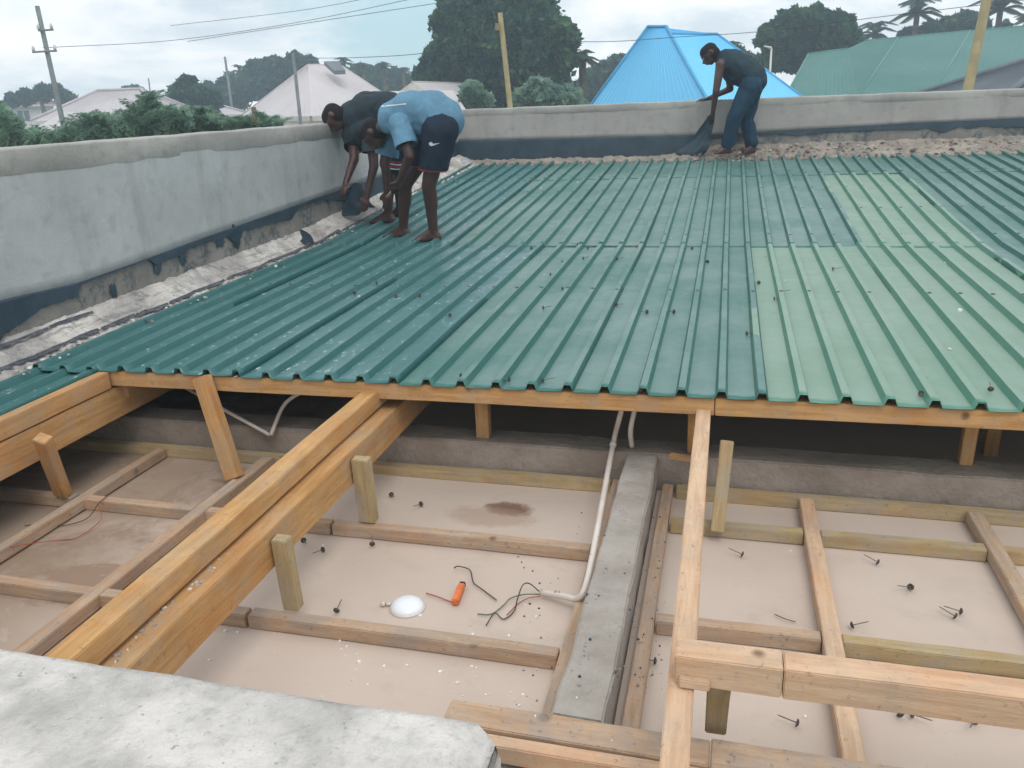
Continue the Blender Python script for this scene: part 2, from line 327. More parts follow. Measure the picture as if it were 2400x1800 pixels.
# mortar fillet between wall and sheets
def leftfil(Y, t):
    n1 = nz(0, Y, 1, 4); xo = interp([(0, -3.17), (3.2, -3.19), (4.2, -3.20), (6, -3.19), (8, -3.17), (10.3, -3.08)], Y)+.035*n1+.016*nz(0, Y, 2, 17)
    x = LWX-.01+(xo-LWX)*t; za = zr(Y, x)+.115*(1-t)**1.3+.012+nz(x, Y, 0, 14)*.010+nz(x, Y, 0, 45)*.005
    if t >= .999: za = zr(Y, x)-.01
    return W(x, Y, za)
V, F = grid_strip(leftfil, lin(-1.5, 10.6, 620), lin(0, 1, 14)); mesh_obj('mortar_fillet', V, F, MORT, lw, True)
def ribbon(name, fn, ys, half, mat, par, seed):
    V = []; F = []
    for i, Y in enumerate(ys):
        c = fn(Y); w = half*(.9+1.5*nz(Y, seed, 0, 7)+.9*nz(Y, seed, 3, 30)); w = max(w, .0)
        V += [c+Vector((-w, 0, -.004)), c+Vector((0, 0, .008 if w > .001 else -.01)), c+Vector((w, 0, -.006))]
        if i: a = 3*i; F += [(a-3, a-2, a+1, a), (a-2, a-1, a+2, a+1)]
    return mesh_obj(name, V, F, mat, par, True)
for seed, off, half, a, b in ((1, -3.255, .018, 2.0, 4.0), (2, -3.245, .013, 3.9, 6.6), (5, -3.37, .010, 2.6, 3.7), (3, -3.23, .014, 6.5, 10.3)):
    ribbon('bitumen_joint', lambda Y: W(off+.03*nz(Y, seed, 0, 3), Y, zr(Y, off)+.115*max(0, 1-(off-LWX)/.21)**1.3+.024), lin(a, b, 260), half, BITJ, lw, seed)
# back wall
XS = lin(-3.45, 9, 160)
mb = MB(); mb.box(W(-3.6, BWY+.014, -5), W(9, BWY+.17, -.3)); mb.build('masonry_core', ROUGHC, bw)
def band_back(X): return interp([(-3.4, -.449), (-.3, -.447), (.4, -.425), (1.2, -.40), (2, -.372), (3.2, -.345), (9, -.3)], X)
V, F = grid_strip(lambda X, t: W(X, BWY-wallface(X, 3, t, .006)+(.014 if t == 0 else 0), band_back(X)+(topz_back(X)-.068-band_back(X))*t), XS, [0, .01]+lin(.15, 1, 6)); mesh_obj('plaster_coat', V, F, WALLB, bw, True)
def backband(X, k):
    z = topz_back(X)+nz(X, 2, 0, 3)*.005; lo = .010*nz(X, 7, 0, 4)+.005*nz(X, 8, 0, 20); r = [(-.003, -.088+lo), (.0022, -.082+lo), (.0035, -.010), (0, .001), (-.09, .006), (-.172, 0), (-.18, -.3)][k]
    return W(X, BWY-r[0]-wallface(X, 9, k, .004), z+r[1])
V, F = grid_strip(backband, XS, list(range(7))); mesh_obj('coping_band', V, F, BANDC, bw, True)
V, F = grid_strip(lambda X, t: W(X, BWY+.008-nz(X, 1, t*.4, 5)*.008, zr(BWY, X)-.2+(band_back(X)+.004-zr(BWY, X)+.2)*t), lin(-3.45, 9, 240), lin(0, 1, 8)); mesh_obj('rough_base_course', V, F, ROUGHC, bw, True)
hb2 = [(-3.4, .255), (-.62, .255), (-.45, .20), (-.25, .05), (.5, .03), (.8, .07), (1.0, .05), (1.6, .06), (2.2, .075), (2.35, .12), (2.5, .075), (3.0, .09), (3.4, .13), (9, .12)]
V, F = grid_strip(lambda X, t: W(X, BWY-.006-(.005 if 0 < t < 1 else -.012)+nz(X, 3, t, 8)*.002, band_back(X)+.005-interp(hb2, X)*(1+(.25 if X > -.5 else .03)*nz(X, 0, 9, 7))*t), lin(-3.4, 9, 420), [0, .06, .5, .94, 1]); mesh_obj('bitumen_flashing', V, F, BITU, bw, True).data.set_sharp_from_angle(angle=.4)
def backfil(X, t):
    big = interp([(-3.4, .03), (-.7, .03), (-.3, .12), (.6, .13), (9, .15)], X); yo = interp([(-3.4, 10.28), (-.8, 10.33), (.5, 10.30), (2.2, 10.18), (3.2, 10.22), (9, 10.2)], X)+.03*nz(X, 0, 0, 6)
    y = BWY+.01+(yo-BWY)*t; z = zr(y, X)+big*(1-t)+.012+nz(X, y, 0, 11)*.018*(1+3*big)+nz(X, y, 0, 35)*.009
    if t >= .999: z = zr(y, X)-.01
    return W(X, y, z)
V, F = grid_strip(backfil, lin(-3.4, 9, 640), lin(0, 1, 12)); mesh_obj('mortar_fillet', V, F, RUBB, bw, True)
# broken pieces lying along the fillet
def chips(name, spots, mats, label, cat, smin, smax):
    mb = MB()
    for p in spots:
        s = smin*.6+(smax*1.15-smin*.6)*rnd.random()**2.2; n = 6; ly = 2.6 if name == 'lime_splashes' else 1; rr = [rnd.uniform(.5, 1.) for _ in range(n)]; a0 = rnd.uniform(0, 6); h = s*rnd.uniform(.3, .7)*(.25 if ly > 1 else 1)
        top = [p+Vector((math.cos(a0+k*6.283/n)*s*rr[k]*.8, math.sin(a0+k*6.283/n)*s*rr[k]*.8*ly, h*rnd.uniform(.7, 1))) for k in range(n)]
        bot = [p+Vector((math.cos(a0+k*6.283/n)*s*rr[k], math.sin(a0+k*6.283/n)*s*rr[k]*ly, -.002)) for k in range(n)]
        mb.add(top+bot, [tuple(range(n))]+[(k+n, (k+1) % n+n, (k+1) % n, k) for k in range(n)], rnd.randrange(len(mats)))
    return tag(mb.build(name, mats), label, cat, kind='stuff')
WHITE = simple('white_plaster_chip', (.80, .77, .73), (.68, .65, .6), 20, .85)
BRICK = simple('reddish_mortar_piece', (.30, .20, .17), (.22, .15, .13), 20, .9)
sp = []
for _ in range(1100):
    X = rnd.uniform(-.4, 5); y = rnd.uniform(10.16, 10.56); sp.append(W(X, y, zr(y, X)+.012+.13*max(0, (y-10.22)/.38)))
for _ in range(240):
    X = rnd.uniform(-3.1, -.4); y = rnd.uniform(10.22, 10.36); sp.append(W(X, y, zr(y, X)+.01))
chips('mortar_rubble', sp, [RUBB, RUBB, BRICK, BITJ, RUBB, MORT, BRICK], 'broken mortar rubble heaped along the foot of the far parapet', 'rubble', .010, .034)
sp = []
for _ in range(900):
    y = rnd.uniform(2.2, 10.3); X = LWX+.22+rnd.gauss(-.05, .05); 
    if X > -3.05 or X < LWX: continue
    sp.append(W(X, y, zr(y, X)+.02+.06*max(0, (-3.25-X)/.15)))
chips('mortar_rubble', sp, [MORT, WHITE, BITJ, RUBB], 'loose pale mortar crumbs along the foot of the left parapet', 'rubble', .005, .018)

# inner walls and beams
iw = tag(empty('foreground_wall', W(-1.8, 1, -5)), 'thick whitish cement topped wall in the bottom left foreground', 'wall')
def fw_edge(X): return 1.197+.0025*nz(X, 0, 0, 4)+.0012*nz(X, 0, 0, 22)
prof = [(0, -.45), (0, -.035), (-.004, -.012), (-.018, -.001)]
us = lin(-3.40, -.36, 150); vsv = lin(0, 1, 44)
def fwtop(X, t):
    ye = fw_edge(X); y = ye-.015-(ye-.015-.62)*t; d = max(0., X+.47); edge = 0
    z = -1.1+nz(X, y, 0, 3)*.004+nz(X, y, 1, 11)*.0022+nz(X, y, 1, 30)*.0012
    y2 = y-(.028*max(0, (X+.42)/.06)**2)*(1-t)
    if X > -.40: z -= (X+.40)*.5
    return W(X, y2, z)
V, F = grid_strip(fwtop, us, vsv)
n0 = len(V); nu = len(us)
for i, X in enumerate(us):                       # far face and near face
    a = V[i]; V.append(Vector((a.x, a.y+.006, a.z-.02))); 
for i in range(nu): a = V[i]; V.append(Vector((a.x, a.y+.004, EY-2.6)))
for i in range(nu-1): F += [(i+1, i, n0+i, n0+i+1), (n0+i+1, n0+i, n0+nu+i, n0+nu+i+1)]
m0 = len(V)
for j in range(len(vsv)): a = V[j*nu+nu-1]; V.append(Vector((a.x+.010+.004*nz(a.y, 0, 0, 9), a.y, a.z-.03)))
for j in range(len(vsv)): a = V[j*nu+nu-1]; V.append(Vector((a.x+.012+.006*nz(a.y, 3, 0, 7), a.y, EY-2.6)))
k = len(vsv)
for j in range(k-1): F += [(j*nu+nu-1, (j+1)*nu+nu-1, m0+j+1, m0+j), (m0+j, m0+j+1, m0+k+j+1, m0+k+j)]
mesh_obj('masonry', V, F, FOREC, iw, True)
def concrete_bar(name, a, b, mat, par, seg=60, amp=.006):
    """slightly uneven cast block, axis-aligned"""
    x0, y0, z0 = a; x1, y1, z1 = b; bm = bmesh.new(); bmesh.ops.create_cube(bm, size=1)
    for v in bm.verts: v.co = Vector((x0+(v.co.x+.5)*(x1-x0), y0+(v.co.y+.5)*(y1-y0), z0+(v.co.z+.5)*(z1-z0)))
    L = [(x1-x0), (y1-y0)]; ax = 0 if L[0] > L[1] else 1
    ed = [e for e in bm.edges if abs((e.verts[0].co-e.verts[1].co)[ax]) > .5*L[ax]]
    bmesh.ops.subdivide_edges(bm, edges=ed, cuts=seg, use_grid_fill=True)
    bmesh.ops.bevel(bm, geom=[e for e in bm.edges if e.calc_face_angle(0) > 1], offset=.006, segments=2, affect='EDGES')
    for v in bm.verts:
        c = v.co; v.co = c+Vector((nz(c.x, c.y, c.z, 5), nz(c.y, c.z, c.x, 5), nz(c.z, c.x, c.y, 5)))*amp
    me = bpy.data.meshes.new(name); bm.to_mesh(me); bm.free(); me.materials.append(mat); me.polygons.foreach_set('use_smooth', [True]*len(me.polygons)); me.set_sharp_from_angle(angle=.5)
    o = bpy.data.objects.new(name, me); COL.objects.link(o); setparent(o, par); return o
bb = concrete_bar('bond_beam', W(-3.38, 3.27, -1.66), W(5.0, 3.43, -1.45), RINGC, None); tag(bb, 'grey concrete bond beam running crosswise in the shade just under the roof edge', 'concrete beam')
bb2 = concrete_bar('bond_beam', W(-.357, 1.63, -1.66), W(-.225, 3.262, -1.45), BEAMC, None, 90); tag(bb2, 'grey speckled concrete beam running from the roof edge towards the viewer beside the white pipe', 'concrete beam')
wl_ = tag(empty('room_walls', W(0, 2, -5)), 'dark masonry walls closing the rooms below the ceiling', 'wall')
mb = MB(); mb.box(W(-3.58, -3, -5), W(-3.43, -1.6, -1.3)); mb.box(W(8.9, -3, -5), W(9.0, 10.6, -1.3)); mb.box(W(-.6, 1.50, -5), W(9, 1.615, -1.53)); mb.box(W(-3.4, 6.5, -5), W(8.9, 6.62, -1.4)); mb.build('masonry', BEAMC, wl_)
floor_ = MB(); floor_.box(W(-3.4, -3, -4.99), W(8.9, 10.6, -4.9)); tag(floor_.build('room_floor', BEAMC), kind='structure')

# ------------------------------------------------------------------ ceiling: boards and battens
ce = tag(empty('ceiling', W(0, 2.4, -1.62)), 'beige ceiling boards seen from above with a grid of dusty nailed battens', 'ceiling')
def board(x0, x1, y0, y1):
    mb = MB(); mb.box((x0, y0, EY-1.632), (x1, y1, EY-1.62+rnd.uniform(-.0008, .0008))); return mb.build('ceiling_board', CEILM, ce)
xb = [-3.4, -2.655, -2.07, -.385]; ybd = [.9, 2.03, 2.655, 3.27]
for x0, x1 in zip(xb, xb[1:]):
    for y0, y1 in zip(ybd, ybd[1:]): board(x0+.001, x1-.001, y0+.001, y1-.001)
xr = [-.225, .38, 1.0, 1.62, 2.24, 3.6]; ybr = [1.62, 2.265, 2.925, 3.27]
for x0, x1 in zip(xr, xr[1:]):
    for y0, y1 in zip(ybr, ybr[1:]): board(x0+.001, x1-.001, y0+.001, y1-.001)
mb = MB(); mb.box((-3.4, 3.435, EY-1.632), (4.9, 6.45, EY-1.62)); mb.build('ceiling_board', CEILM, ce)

def beam(name, p, q, w, h, mat, par, up=Vector((0, 0, 1)), bev=.003, rag=.0012, label=None):
    """timber from p to q (centre line of its top face), w across, h down"""
    p = Vector(p); q = Vector(q); d = q-p; L = d.length; x = d.normalized(); y = up.cross(x).normalized(); z = x.cross(y)
    bm = bmesh.new(); bmesh.ops.create_cube(bm, size=1)
    for v in bm.verts: v.co = Vector(((v.co.x+.5)*L, v.co.y*w, (v.co.z-.5)*h))
    ed = [e for e in bm.edges if abs((e.verts[0].co-e.verts[1].co).x) > L*.5]
    bmesh.ops.subdivide_edges(bm, edges=ed, cuts=max(2, int(L/.07)), use_grid_fill=True)
    bmesh.ops.bevel(bm, geom=[e for e in bm.edges if e.calc_face_angle(0) > 1], offset=bev, segments=2, affect='EDGES')
    sd = rnd.uniform(0, 50)
    for v in bm.verts:
        c = v.co; v.co = c+Vector((0, nz(c.x, sd, c.y*3, 1.3)*rag*2.5+nz(c.x, sd, c.z*9, 9)*rag*.6, nz(c.x, sd+9, c.z*3, 1.1)*rag*2+nz(c.x, sd, c.y*9, 11)*rag*.6))
    me = bpy.data.meshes.new(name); bm.to_mesh(me); bm.free(); me.materials.append(mat)
    me.polygons.foreach_set('use_smooth', [True]*len(me.polygons)); me.set_sharp_from_angle(angle=.6)
    o = bpy.data.objects.new(name, me); COL.objects.link(o)
    o.matrix_world = Matrix(((x.x, y.x, z.x, p.x), (x.y, y.y, z.y, p.y), (x.z, y.z, z.z, p.z), (0, 0, 0, 1)))
    if par: mw = o.matrix_world.copy(); o.parent = par; o.matrix_parent_inverse = par.matrix_basis.inverted(); o.matrix_basis = mw
    if label: o['label'] = label
    return o
def bx(y, x0, x1, m=WOODD, w=.05, z=-1.57): return beam('batten', W(x0, y, z), W(x1, y, z), w, .049, m, ce)
def by(x, y0, y1, m=WOODD, w=.05, z=-1.568): return beam('batten', W(x, y0, z), W(x, y1, z), w, .047, m, ce)
bx(2.655, -3.38, -2.70); bx(2.655, -2.65, -2.10); bx(2.655, -2.04, -1.47); bx(2.655, -1.46, -.42)
bx(2.03, -3.38, -2.09); bx(2.03, -2.04, -1.47); bx(2.03, -1.46, -.42); bx(3.225, -3.38, -.42, WOODG); bx(1.36, -3.38, -.42)
by(-2.66, 1.3, 3.19, WOODD); by(-2.065, 1.3, 3.19, WOODD, .06); by(-.388, 1.72, 3.24); by(-.175, 1.64, 3.24, WOODD, .045)
for a, b in ((-.145, .350), (.412, .975), (1.03, 1.6), (1.66, 3.3)):
    bx(2.925, a, b, WOODG); bx(2.265, a, b, WOODG if a > .3 else WOODD)
bx(3.225, -.14, 3.3, WOODG); [by(x, 1.62, 3.19, WOODP if x < .5 else WOODD, .055, -1.562) for x in (.381, 1.003, 1.63, 2.25)]

# wall plates in front
fr = tag(empty('roof_frame', W(0, 2.5, -1.3)), 'orange sawn timber frame of purlins, rafters and struts carrying the metal roof', 'roof frame')
beam('wall_plate', W(-.62, 1.590, -1.452), W(.03, 1.583, -1.452), .085, .045, WOODD, fr, label='dusty wide wall plate board at the bottom edge, left piece')
beam('wall_plate', W(.032, 1.580, -1.450), W(1.6, 1.57, -1.452), .10, .045, WOODD, fr, label='dusty wide wall plate board at the bottom edge, right piece')
beam('wall_plate', W(-.62, 1.520, -1.455), W(1.6, 1.505, -1.455), .04, .05, WOODP, fr)
# purlins: the eave pair and the hidden ones under the sheets
def purlin(Y, x0, x1, mat=WOOD, w=.05, h=.072): return beam('purlin', W(x0, Y+w/2, zr(Y, x0)-.002), W(x1, Y+w/2, zr(Y, x1)-.002), w, h, mat, fr)
purlin(3.10, -2.83, -.001); purlin(3.102, .002, 3.6)
for Y in (4.0, 4.9, 5.8, 6.7, 7.6, 8.5, 9.4): purlin(Y, -3.3, 4.8, WOOD, .05, .07)
# middle pair of rafters
beam('rafter', W(-1.462, 1.22, -1.195), W(-1.462, 6.1, -1.140), .080, .070, WOOD, fr)
beam('rafter', W(-1.405, 1.22, -1.278), W(-1.405, 6.1, -1.223), .094, .135, WOOD, fr)
# left pair
beam('rafter', W(-2.81, 1.0, -1.150), W(-2.81, 3.085, -1.142), .055, .080, WOOD, fr)
beam('rafter', W(-2.812, 1.0, -1.238), W(-2.812, 6.1, -1.215), .055, .150, WOOD, fr)
beam('rafter', W(-2.79, 3.16, -1.215), W(-2.79, 6.1, -1.16), .055, .08, WOOD, fr)
# right rafter with the short purlin on it
beam('rafter', W(-.040, 1.2, -1.193), W(-.040, 6.0, -1.130), .056, .100, WOODP, fr)
beam('purlin', W(-.055, 1.517, -1.12), W(.165, 1.517, -1.12), .068, .071, WOODP, fr, label='sawn off end piece of the short purlin on the right rafter')
beam('purlin', W(.167, 1.518, -1.121), W(1.9, 1.522, -1.12), .066, .073, WOODP, fr, label='short purlin crossing the right rafter near the viewer')
beam('cleat', W(-.045, 1.475, -1.165), W(.02, 1.475, -1.165), .02, .022, WOODP, fr)
for x in (1.9, 3.4): beam('rafter', W(x, 1.2, -1.2), W(x, 6.1, -1.13), .055, .1, WOOD, fr)
def strut(p, q, w, d, mat=WOOD, up=Vector((0, -1, 0))): return beam('strut', p, q, w, d, mat, fr, up)
strut(W(-2.27, 3.045, -1.128), W(-2.10, 2.93, -1.568), .075, .05)
strut(W(-2.665, 2.50, -1.245), W(-2.75, 2.62, -1.566), .06, .05)
strut(W(-1.318, 2.64, -1.285), W(-1.318, 2.66, -1.566), .068, .045, WOODG)
strut(W(-1.325, 2.035, -1.295), W(-1.325, 2.05, -1.566), .055, .045, WOODG)
strut(W(.055, 2.99, -1.247), W(.035, 2.85, -1.568), .05, .045, WOODG)
strut(W(.043, 1.535, -1.192), W(.043, 1.70, -1.50), .052, .04, WOODG)
strut(W(-.075, 3.19, -1.20), W(-.075, 3.30, -1.449), .055, .045)
strut(W(-1.02, 3.30, -1.19), W(-1.02, 3.31, -1.449), .06, .045)
strut(W(1.0, 3.36, -1.19), W(1.0, 3.37, -1.449), .05, .045); strut(W(1.25, 3.9, -1.16), W(1.25, 3.9, -1.62), .06, .05)
# mortar debris in the gap of the rafter pair
sp = [W(rnd.uniform(-1.43, -1.40), rnd.uniform(1.3, 3.0), -1.275) for _ in range(170)]
chips('mortar_crumbs', sp, [MORT, BEAMC, WHITE], 'grey mortar crumbs caught between the two middle rafters', 'rubble', .004, .011)

# ------------------------------------------------------------------ metal roof
rf = tag(empty('metal_roof', W(0, 6, -1.05)), 'green box profile metal roof of overlapping ribbed sheets inside the parapets', 'metal roof')
def profile(u):
    """rib height at distance u from a rib centre"""
    a = abs(u)
    return .029 if a < .013 else (.029*(1-(a-.013)/.0105) if a < .0235 else 0)
def sheet(k, y0, y1, mat, lift=0., sag=0., xr_=None, tilt=0.):
    i0 = 5*k-1; xs = []
    for i in range(i0, i0+6):
        c = X0+PITCH*i
        for u in (-.0235, -.013, .013, .0235):
            if i == i0 and u < 0 and False: continue
            xs.append((c+u, profile(u), i, u))
        if i < i0+5: xs += [(c+.0225+(PITCH-.045)*t, .0 + (.0014 if t in (.33, .66) else 0), i, 0) for t in (.5,)]
    # side lap: the left rib of a sheet is covered by the right rib of its neighbour
    xs = [x for x in xs if LWX+.05 < x[0] < 8.9]
    if xr_: xs = [x for x in xs if xr_[0] <= x[0] <= xr_[1]]
    ys = lin(y0, y1, max(6, int((y1-y0)/.06))); V = []; sd = k*3.7+y0
    zc = lambda Y, X: zr(y0, X)+(zr(y1, X)-zr(y0, X))*(Y-y0)/(y1-y0) if y1 < 9.3 and y0 > 3 else zr(Y, X)
    for Y in ys:
        for (x, h, i, u) in xs:
            lap = .0016 if i == i0+5 else (-.001 if i == i0 else 0)
            w = nz(x*.7, Y*.6, sd, 1.2, 3)*.0042+nz(x, Y, sd, 6, 2)*(.0013 if h < .01 else .0006)
            edge = max(0, 1-(Y-y0)/.05)*abs(nz(x, y0, 1, 5))*.004
            V.append(W(x+nz(Y*.5, i, sd, 1.1, 2)*.003, Y+(nz(x, sd, 0, 3)*.004 if Y == y0 else 0), zc(Y, x)+h+w+lift+lap+edge+tilt*(Y-y0)))
    n = len(xs); F = [(j*n+i, j*n+i+1, (j+1)*n+i+1, (j+1)*n+i) for j in range(len(ys)-1) for i in range(n-1)]
    o = mesh_obj('roof_sheet', V, F, mat, rf, True); o.data.set_sharp_from_angle(angle=.35)
    m = o.modifiers.new('thickness', 'SOLIDIFY'); m.thickness = .0012; m.offset = 1
    return o
PALE = {(0, 4), (0, 5), (1, 5)}
sheets = []
for k in range(-1, 9):
    for r, (a, b) in enumerate(((3.088, 6.22), (6.13, 9.22), (9.12, 10.36))):
        if (k == -1 and r == 0): a = 3.06
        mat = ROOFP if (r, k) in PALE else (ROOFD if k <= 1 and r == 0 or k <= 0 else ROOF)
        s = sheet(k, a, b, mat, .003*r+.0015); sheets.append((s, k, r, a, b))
        if (r, k) in PALE: s['label'] = 'pale green sheet, lighter than its teal neighbours'
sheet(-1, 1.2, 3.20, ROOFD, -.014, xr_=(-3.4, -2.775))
# rows of driven nails on the rib crests, one part per sheet row
def heads(s, k, rows):
    mb = MB()
    for Y in rows:
        for i in range(5*k-1, 5*k+4):
            x = X0+PITCH*i
            if x < LWX+.25 or x > 6 or rnd.random() < .12: continue
            yy = Y+rnd.uniform(-.02, .02); c = W(x+rnd.uniform(-.004, .004), yy, zr(yy, x)+.033); n = 8
            ring = [c+Vector((math.cos(t*6.283/n)*.0125, math.sin(t*6.283/n)*.0125, .0005)) for t in range(n)]; ring2 = [c+Vector((math.cos(t*6.283/n)*.009, math.sin(t*6.283/n)*.009, .005)) for t in range(n)]
            mb.add(ring+ring2+[c+Vector((0, 0, .007))], [(t, (t+1) % n, n+(t+1) % n, n+t) for t in range(n)]+[(n+t, n+(t+1) % n, 2*n) for t in range(n)])
    if mb.v: o = mb.build('nail_heads', NAILM, s, True); o['kind'] = 'stuff'
for s, k, r, a, b in sheets: heads(s, k, [y for y in ((4.72,) if r == 0 else (6.42, 7.35, 8.3) if r == 1 else (9.3,))])

# white splashes and chips on the sheets
sp = []
for _ in range(90):
    X = rnd.uniform(-2.9, 2.6); Y = rnd.uniform(3.3, 9.8); sp.append(W(X, Y, zr(Y, X)+.004))
for x, y in ((1722, 471), (1642, 563), (1606, 690), (2225, 824), (2172, 890), (1840, 660), (1718, 470), (1355, 783)):
    Y = 5.; 
    for _ in range(20):
        p = atz(x, y, zr(Y, 0)); Y = p.y
    sp += [W(p.x, p.y, zr(p.y, p.x)+.004)]
chips('plaster_chips', sp, [WHITE, MORT], 'small white plaster chips scattered over the green sheets', 'debris', .006, .014)
# splash drops on the left sheets
sp = []
for _ in range(760):
    X = rnd.uniform(-3.1, -1.3); Y = rnd.uniform(3.1, 6.6)
    if X > -1.9 and rnd.random() < .6: continue
    sp.append(W(X, Y, zr(Y, X)+.003))
DROP = simple('dried_lime_splash', (.40, .48, .46), (.30, .40, .39), 30, .7)
chips('lime_splashes', sp, [DROP], 'dried whitish lime splashes on the left roof sheets', 'debris', .003, .010)

# ------------------------------------------------------------------ loose roofing nails
def nail_mesh():
    mb = MB(); n = 12
    ring = lambda r, z: [Vector((math.cos(t*6.283/n)*r, math.sin(t*6.283/n)*r, z)) for t in range(n)]
    A, B, C_ = ring(.0135, 0), ring(.0125, .003), ring(.007, .007)
    mb.add(A+B+C_+[Vector((0, 0, .008))], [tuple(range(n))[::-1]]+[(t, (t+1) % n, n+(t+1) % n, n+t) for t in range(n)]+[(n+t, n+(t+1) % n, 2*n+(t+1) % n, 2*n+t) for t in range(n)]+[(2*n+t, 2*n+(t+1) % n, 3*n) for t in range(n)], 0)
    mb.tube([(0, 0, 0), (0, 0, -.055), (0, 0, -.062)], [.0022, .0022, .0004], 6, 1)
    me = mb.build('roofing_nail', [NAILM, STEEL]); m = me.data; bpy.data.objects.remove(me); return m
NM = nail_mesh()
def drop_nail(p, ang, label, group):
    o = bpy.data.objects.new('roofing_nail', NM); COL.objects.link(o)
    # lying on the rim of its head and the shank tip
    tip = math.atan2(.0135, .062); o.rotation_euler = (math.pi/2+tip, 0, ang); o.location = p+Vector((0, 0, .0114)); o.scale = (.86, .86, .86); tag(o, label, 'nail', group); return o
def c7(x, y): return 800+x/2.458, 350+y/2.458
def c6(x, y): return 1600+x/2.5525, 350+y/2.5525
def c3(x, y): return 700+x/2.458, 900+y/2.458
def c4(x, y): return 1500+x/2.458, 900+y/2.458
def c5(x, y): return 1200+x/1.8433, 1350+y/1.8433
rn = [c7(*p) for p in ((975, 495), (1095, 565), (1275, 645), (1395, 625), (1590, 630), (1205, 718), (1275, 800), (720, 815), (795, 855), (450, 835), (315, 840), (200, 757), (75, 815), (625, 950), (1165, 910), (1915, 940), (1585, 895), (1760, 940), (690, 1300), (965, 1325), (1165, 1330), (1360, 545), (1420, 567), (1705, 565), (2020, 572), (2110, 650))]
rn += [c6(*p) for p in ((455, 805), (550, 900), (590, 860), (900, 725), (385, 1110), (1840, 1455), (1425, 1480), (470, 160))]
for x, y in rn:
    Y = 5.
    for _ in range(20): p = atz(x, y, zr(Y, 0)+.01); Y = p.y
    drop_nail(W(p.x, p.y, zr(p.y, p.x)+.005), rnd.uniform(0, 6.28), 'loose dark headed roofing nail lying on the green roof sheets', 'roofing nails left lying on the green sheets')
cn = [c3(*p) for p in ((535, 650), (705, 705), (425, 935), (30, 915), (220, 1320), (140, 970))]+[c4(*p) for p in ((800, 680), (585, 995), (1365, 1040), (1235, 940), (1555, 1185))]+[c5(*p) for p in ((1720, 60), (1910, 185), (1935, 165), (1470, 225), (615, 380), (1228, 648), (1675, 612), (1730, 612), (1995, 640))]
for x, y in cn: drop_nail(atz(x, y, -1.615), rnd.uniform(0, 6.28), 'loose dark headed roofing nail lying on the beige ceiling boards', 'roofing nails fallen onto the ceiling boards')
# chips on the ceiling
sp = [atz(rnd.uniform(480, 1310), rnd.uniform(1480, 1640), -1.619) for _ in range(60)]+[atz(rnd.uniform(700, 2350), rnd.uniform(1230, 1750), -1.619) for _ in range(45)]
sp += [atz(*c5(x, y), -1.45) for x, y in ((280, 525), (430, 718-6), (100, 605))]
chips('plaster_chips', sp, [WHITE], 'white plaster chips fallen on the beige ceiling boards', 'debris', .003, .010)
sp = [atz(rnd.uniform(1350, 1480), rnd.uniform(1200, 1640), -1.449) for _ in range(45)]+[atz(rnd.uniform(1210, 1330), rnd.uniform(1300, 1660), -1.57) for _ in range(30)]+[atz(rnd.uniform(1480, 1560), rnd.uniform(1150, 1650), -1.565) for _ in range(70)]
chips('mortar_crumbs', sp, [BEAMC, RUBB, BITJ], 'grey mortar crumbs beside and on the concrete beam near the pipe', 'rubble', .002, .006)

# ------------------------------------------------------------------ pipes, lamp and wires
def tube_thing(name, pts, r, mat, label, cat, par=None, n=10, k=6):
    mb = MB(); mb.tube(spline(pts, k), r, n); o = mb.build(name, mat, par, True)
    return tag(o, label, cat) if label else o
cp = tag(empty('conduit_pipe', atz(1360, 1405, -1.61)), 'white plastic conduit pipe coming down over the concrete beam to the wires', 'pipe')
P0, P1, P2, P3, P4 = W(-.355, 3.2, -1.13), atz(1437, 1040, -1.42), atz(1379, 1355, -1.50), atz(1362, 1405, -1.56), atz(1268, 1388, -1.600)
mb = MB(); path = [P0, P0.lerp(P1, .5), P1, P1.lerp(P2, .5), P1.lerp(P2, .9), P2.lerp(P3, .6), P3.lerp(P4, .12), P3.lerp(P4, .4), P4]
mb.tube(spline(path, 5), .0115, 12); mb.build('pipe', PVC, cp, True)
mb = MB(); d = (P2-P1).normalized(); mb.tube([P1-d*.02, P1+d*.02], .0145, 12); mb.build('coupling', PVC, cp, True)
tube_thing('conduit_pipe', [W(-.30, 3.25, -1.13), atz(1479, 1000, -1.33), atz(1481, 1048, -1.44)], .011, PVC, 'short white pipe standing in the shade behind the long conduit pipe', 'pipe')
tube_thing('conduit_pipe', [atz(430, 905, -1.30), atz(532, 964, -1.38), atz(632, 1019, -1.47)], .009, PVC, 'thin white pipe slanting down left in the dark gap under the roof edge', 'pipe', k=2)
tube_thing('conduit_pipe', [atz(635, 1020, -1.47), atz(662, 955, -1.36), atz(690, 928, -1.30), atz(720, 915, -1.26)], .010, PVC, 'thin white pipe slanting up right in the dark gap under the roof edge', 'pipe', k=4)
RED, GRN, BLK, BRN, ORG = [simple(n, c, None, 20, .5, .5, .05) for n, c in (('red_wire', (.45, .09, .06)), ('green_wire', (.10, .17, .11)), ('black_wire', (.06, .05, .045)), ('brown_wire', (.22, .12, .08)), ('orange_plastic', (.80, .20, .06)))]
LEDW = simple('white_lamp_plastic', (.82, .84, .87), (.76, .79, .83), 3, .35, .5, .02)
def wire(px, mat, label, zz=-1.612, r=.0022):
    tube_thing('wire', [atz(*c3(x, y), zz+(h if len(q) else 0)) for (x, y, *q) in px for h in [q[0] if q else 0]], r, mat, label, 'wire', n=6, k=6)
wire([(1385, 1195, .01), (1330, 1150, .03), (1290, 1160, .03), (1260, 1240, .01), (1240, 1310, 0), (1180, 1355, 0), (1130, 1320, .005), (1080, 1390, 0)], BLK, 'dark looping wire leaving the end of the white conduit')
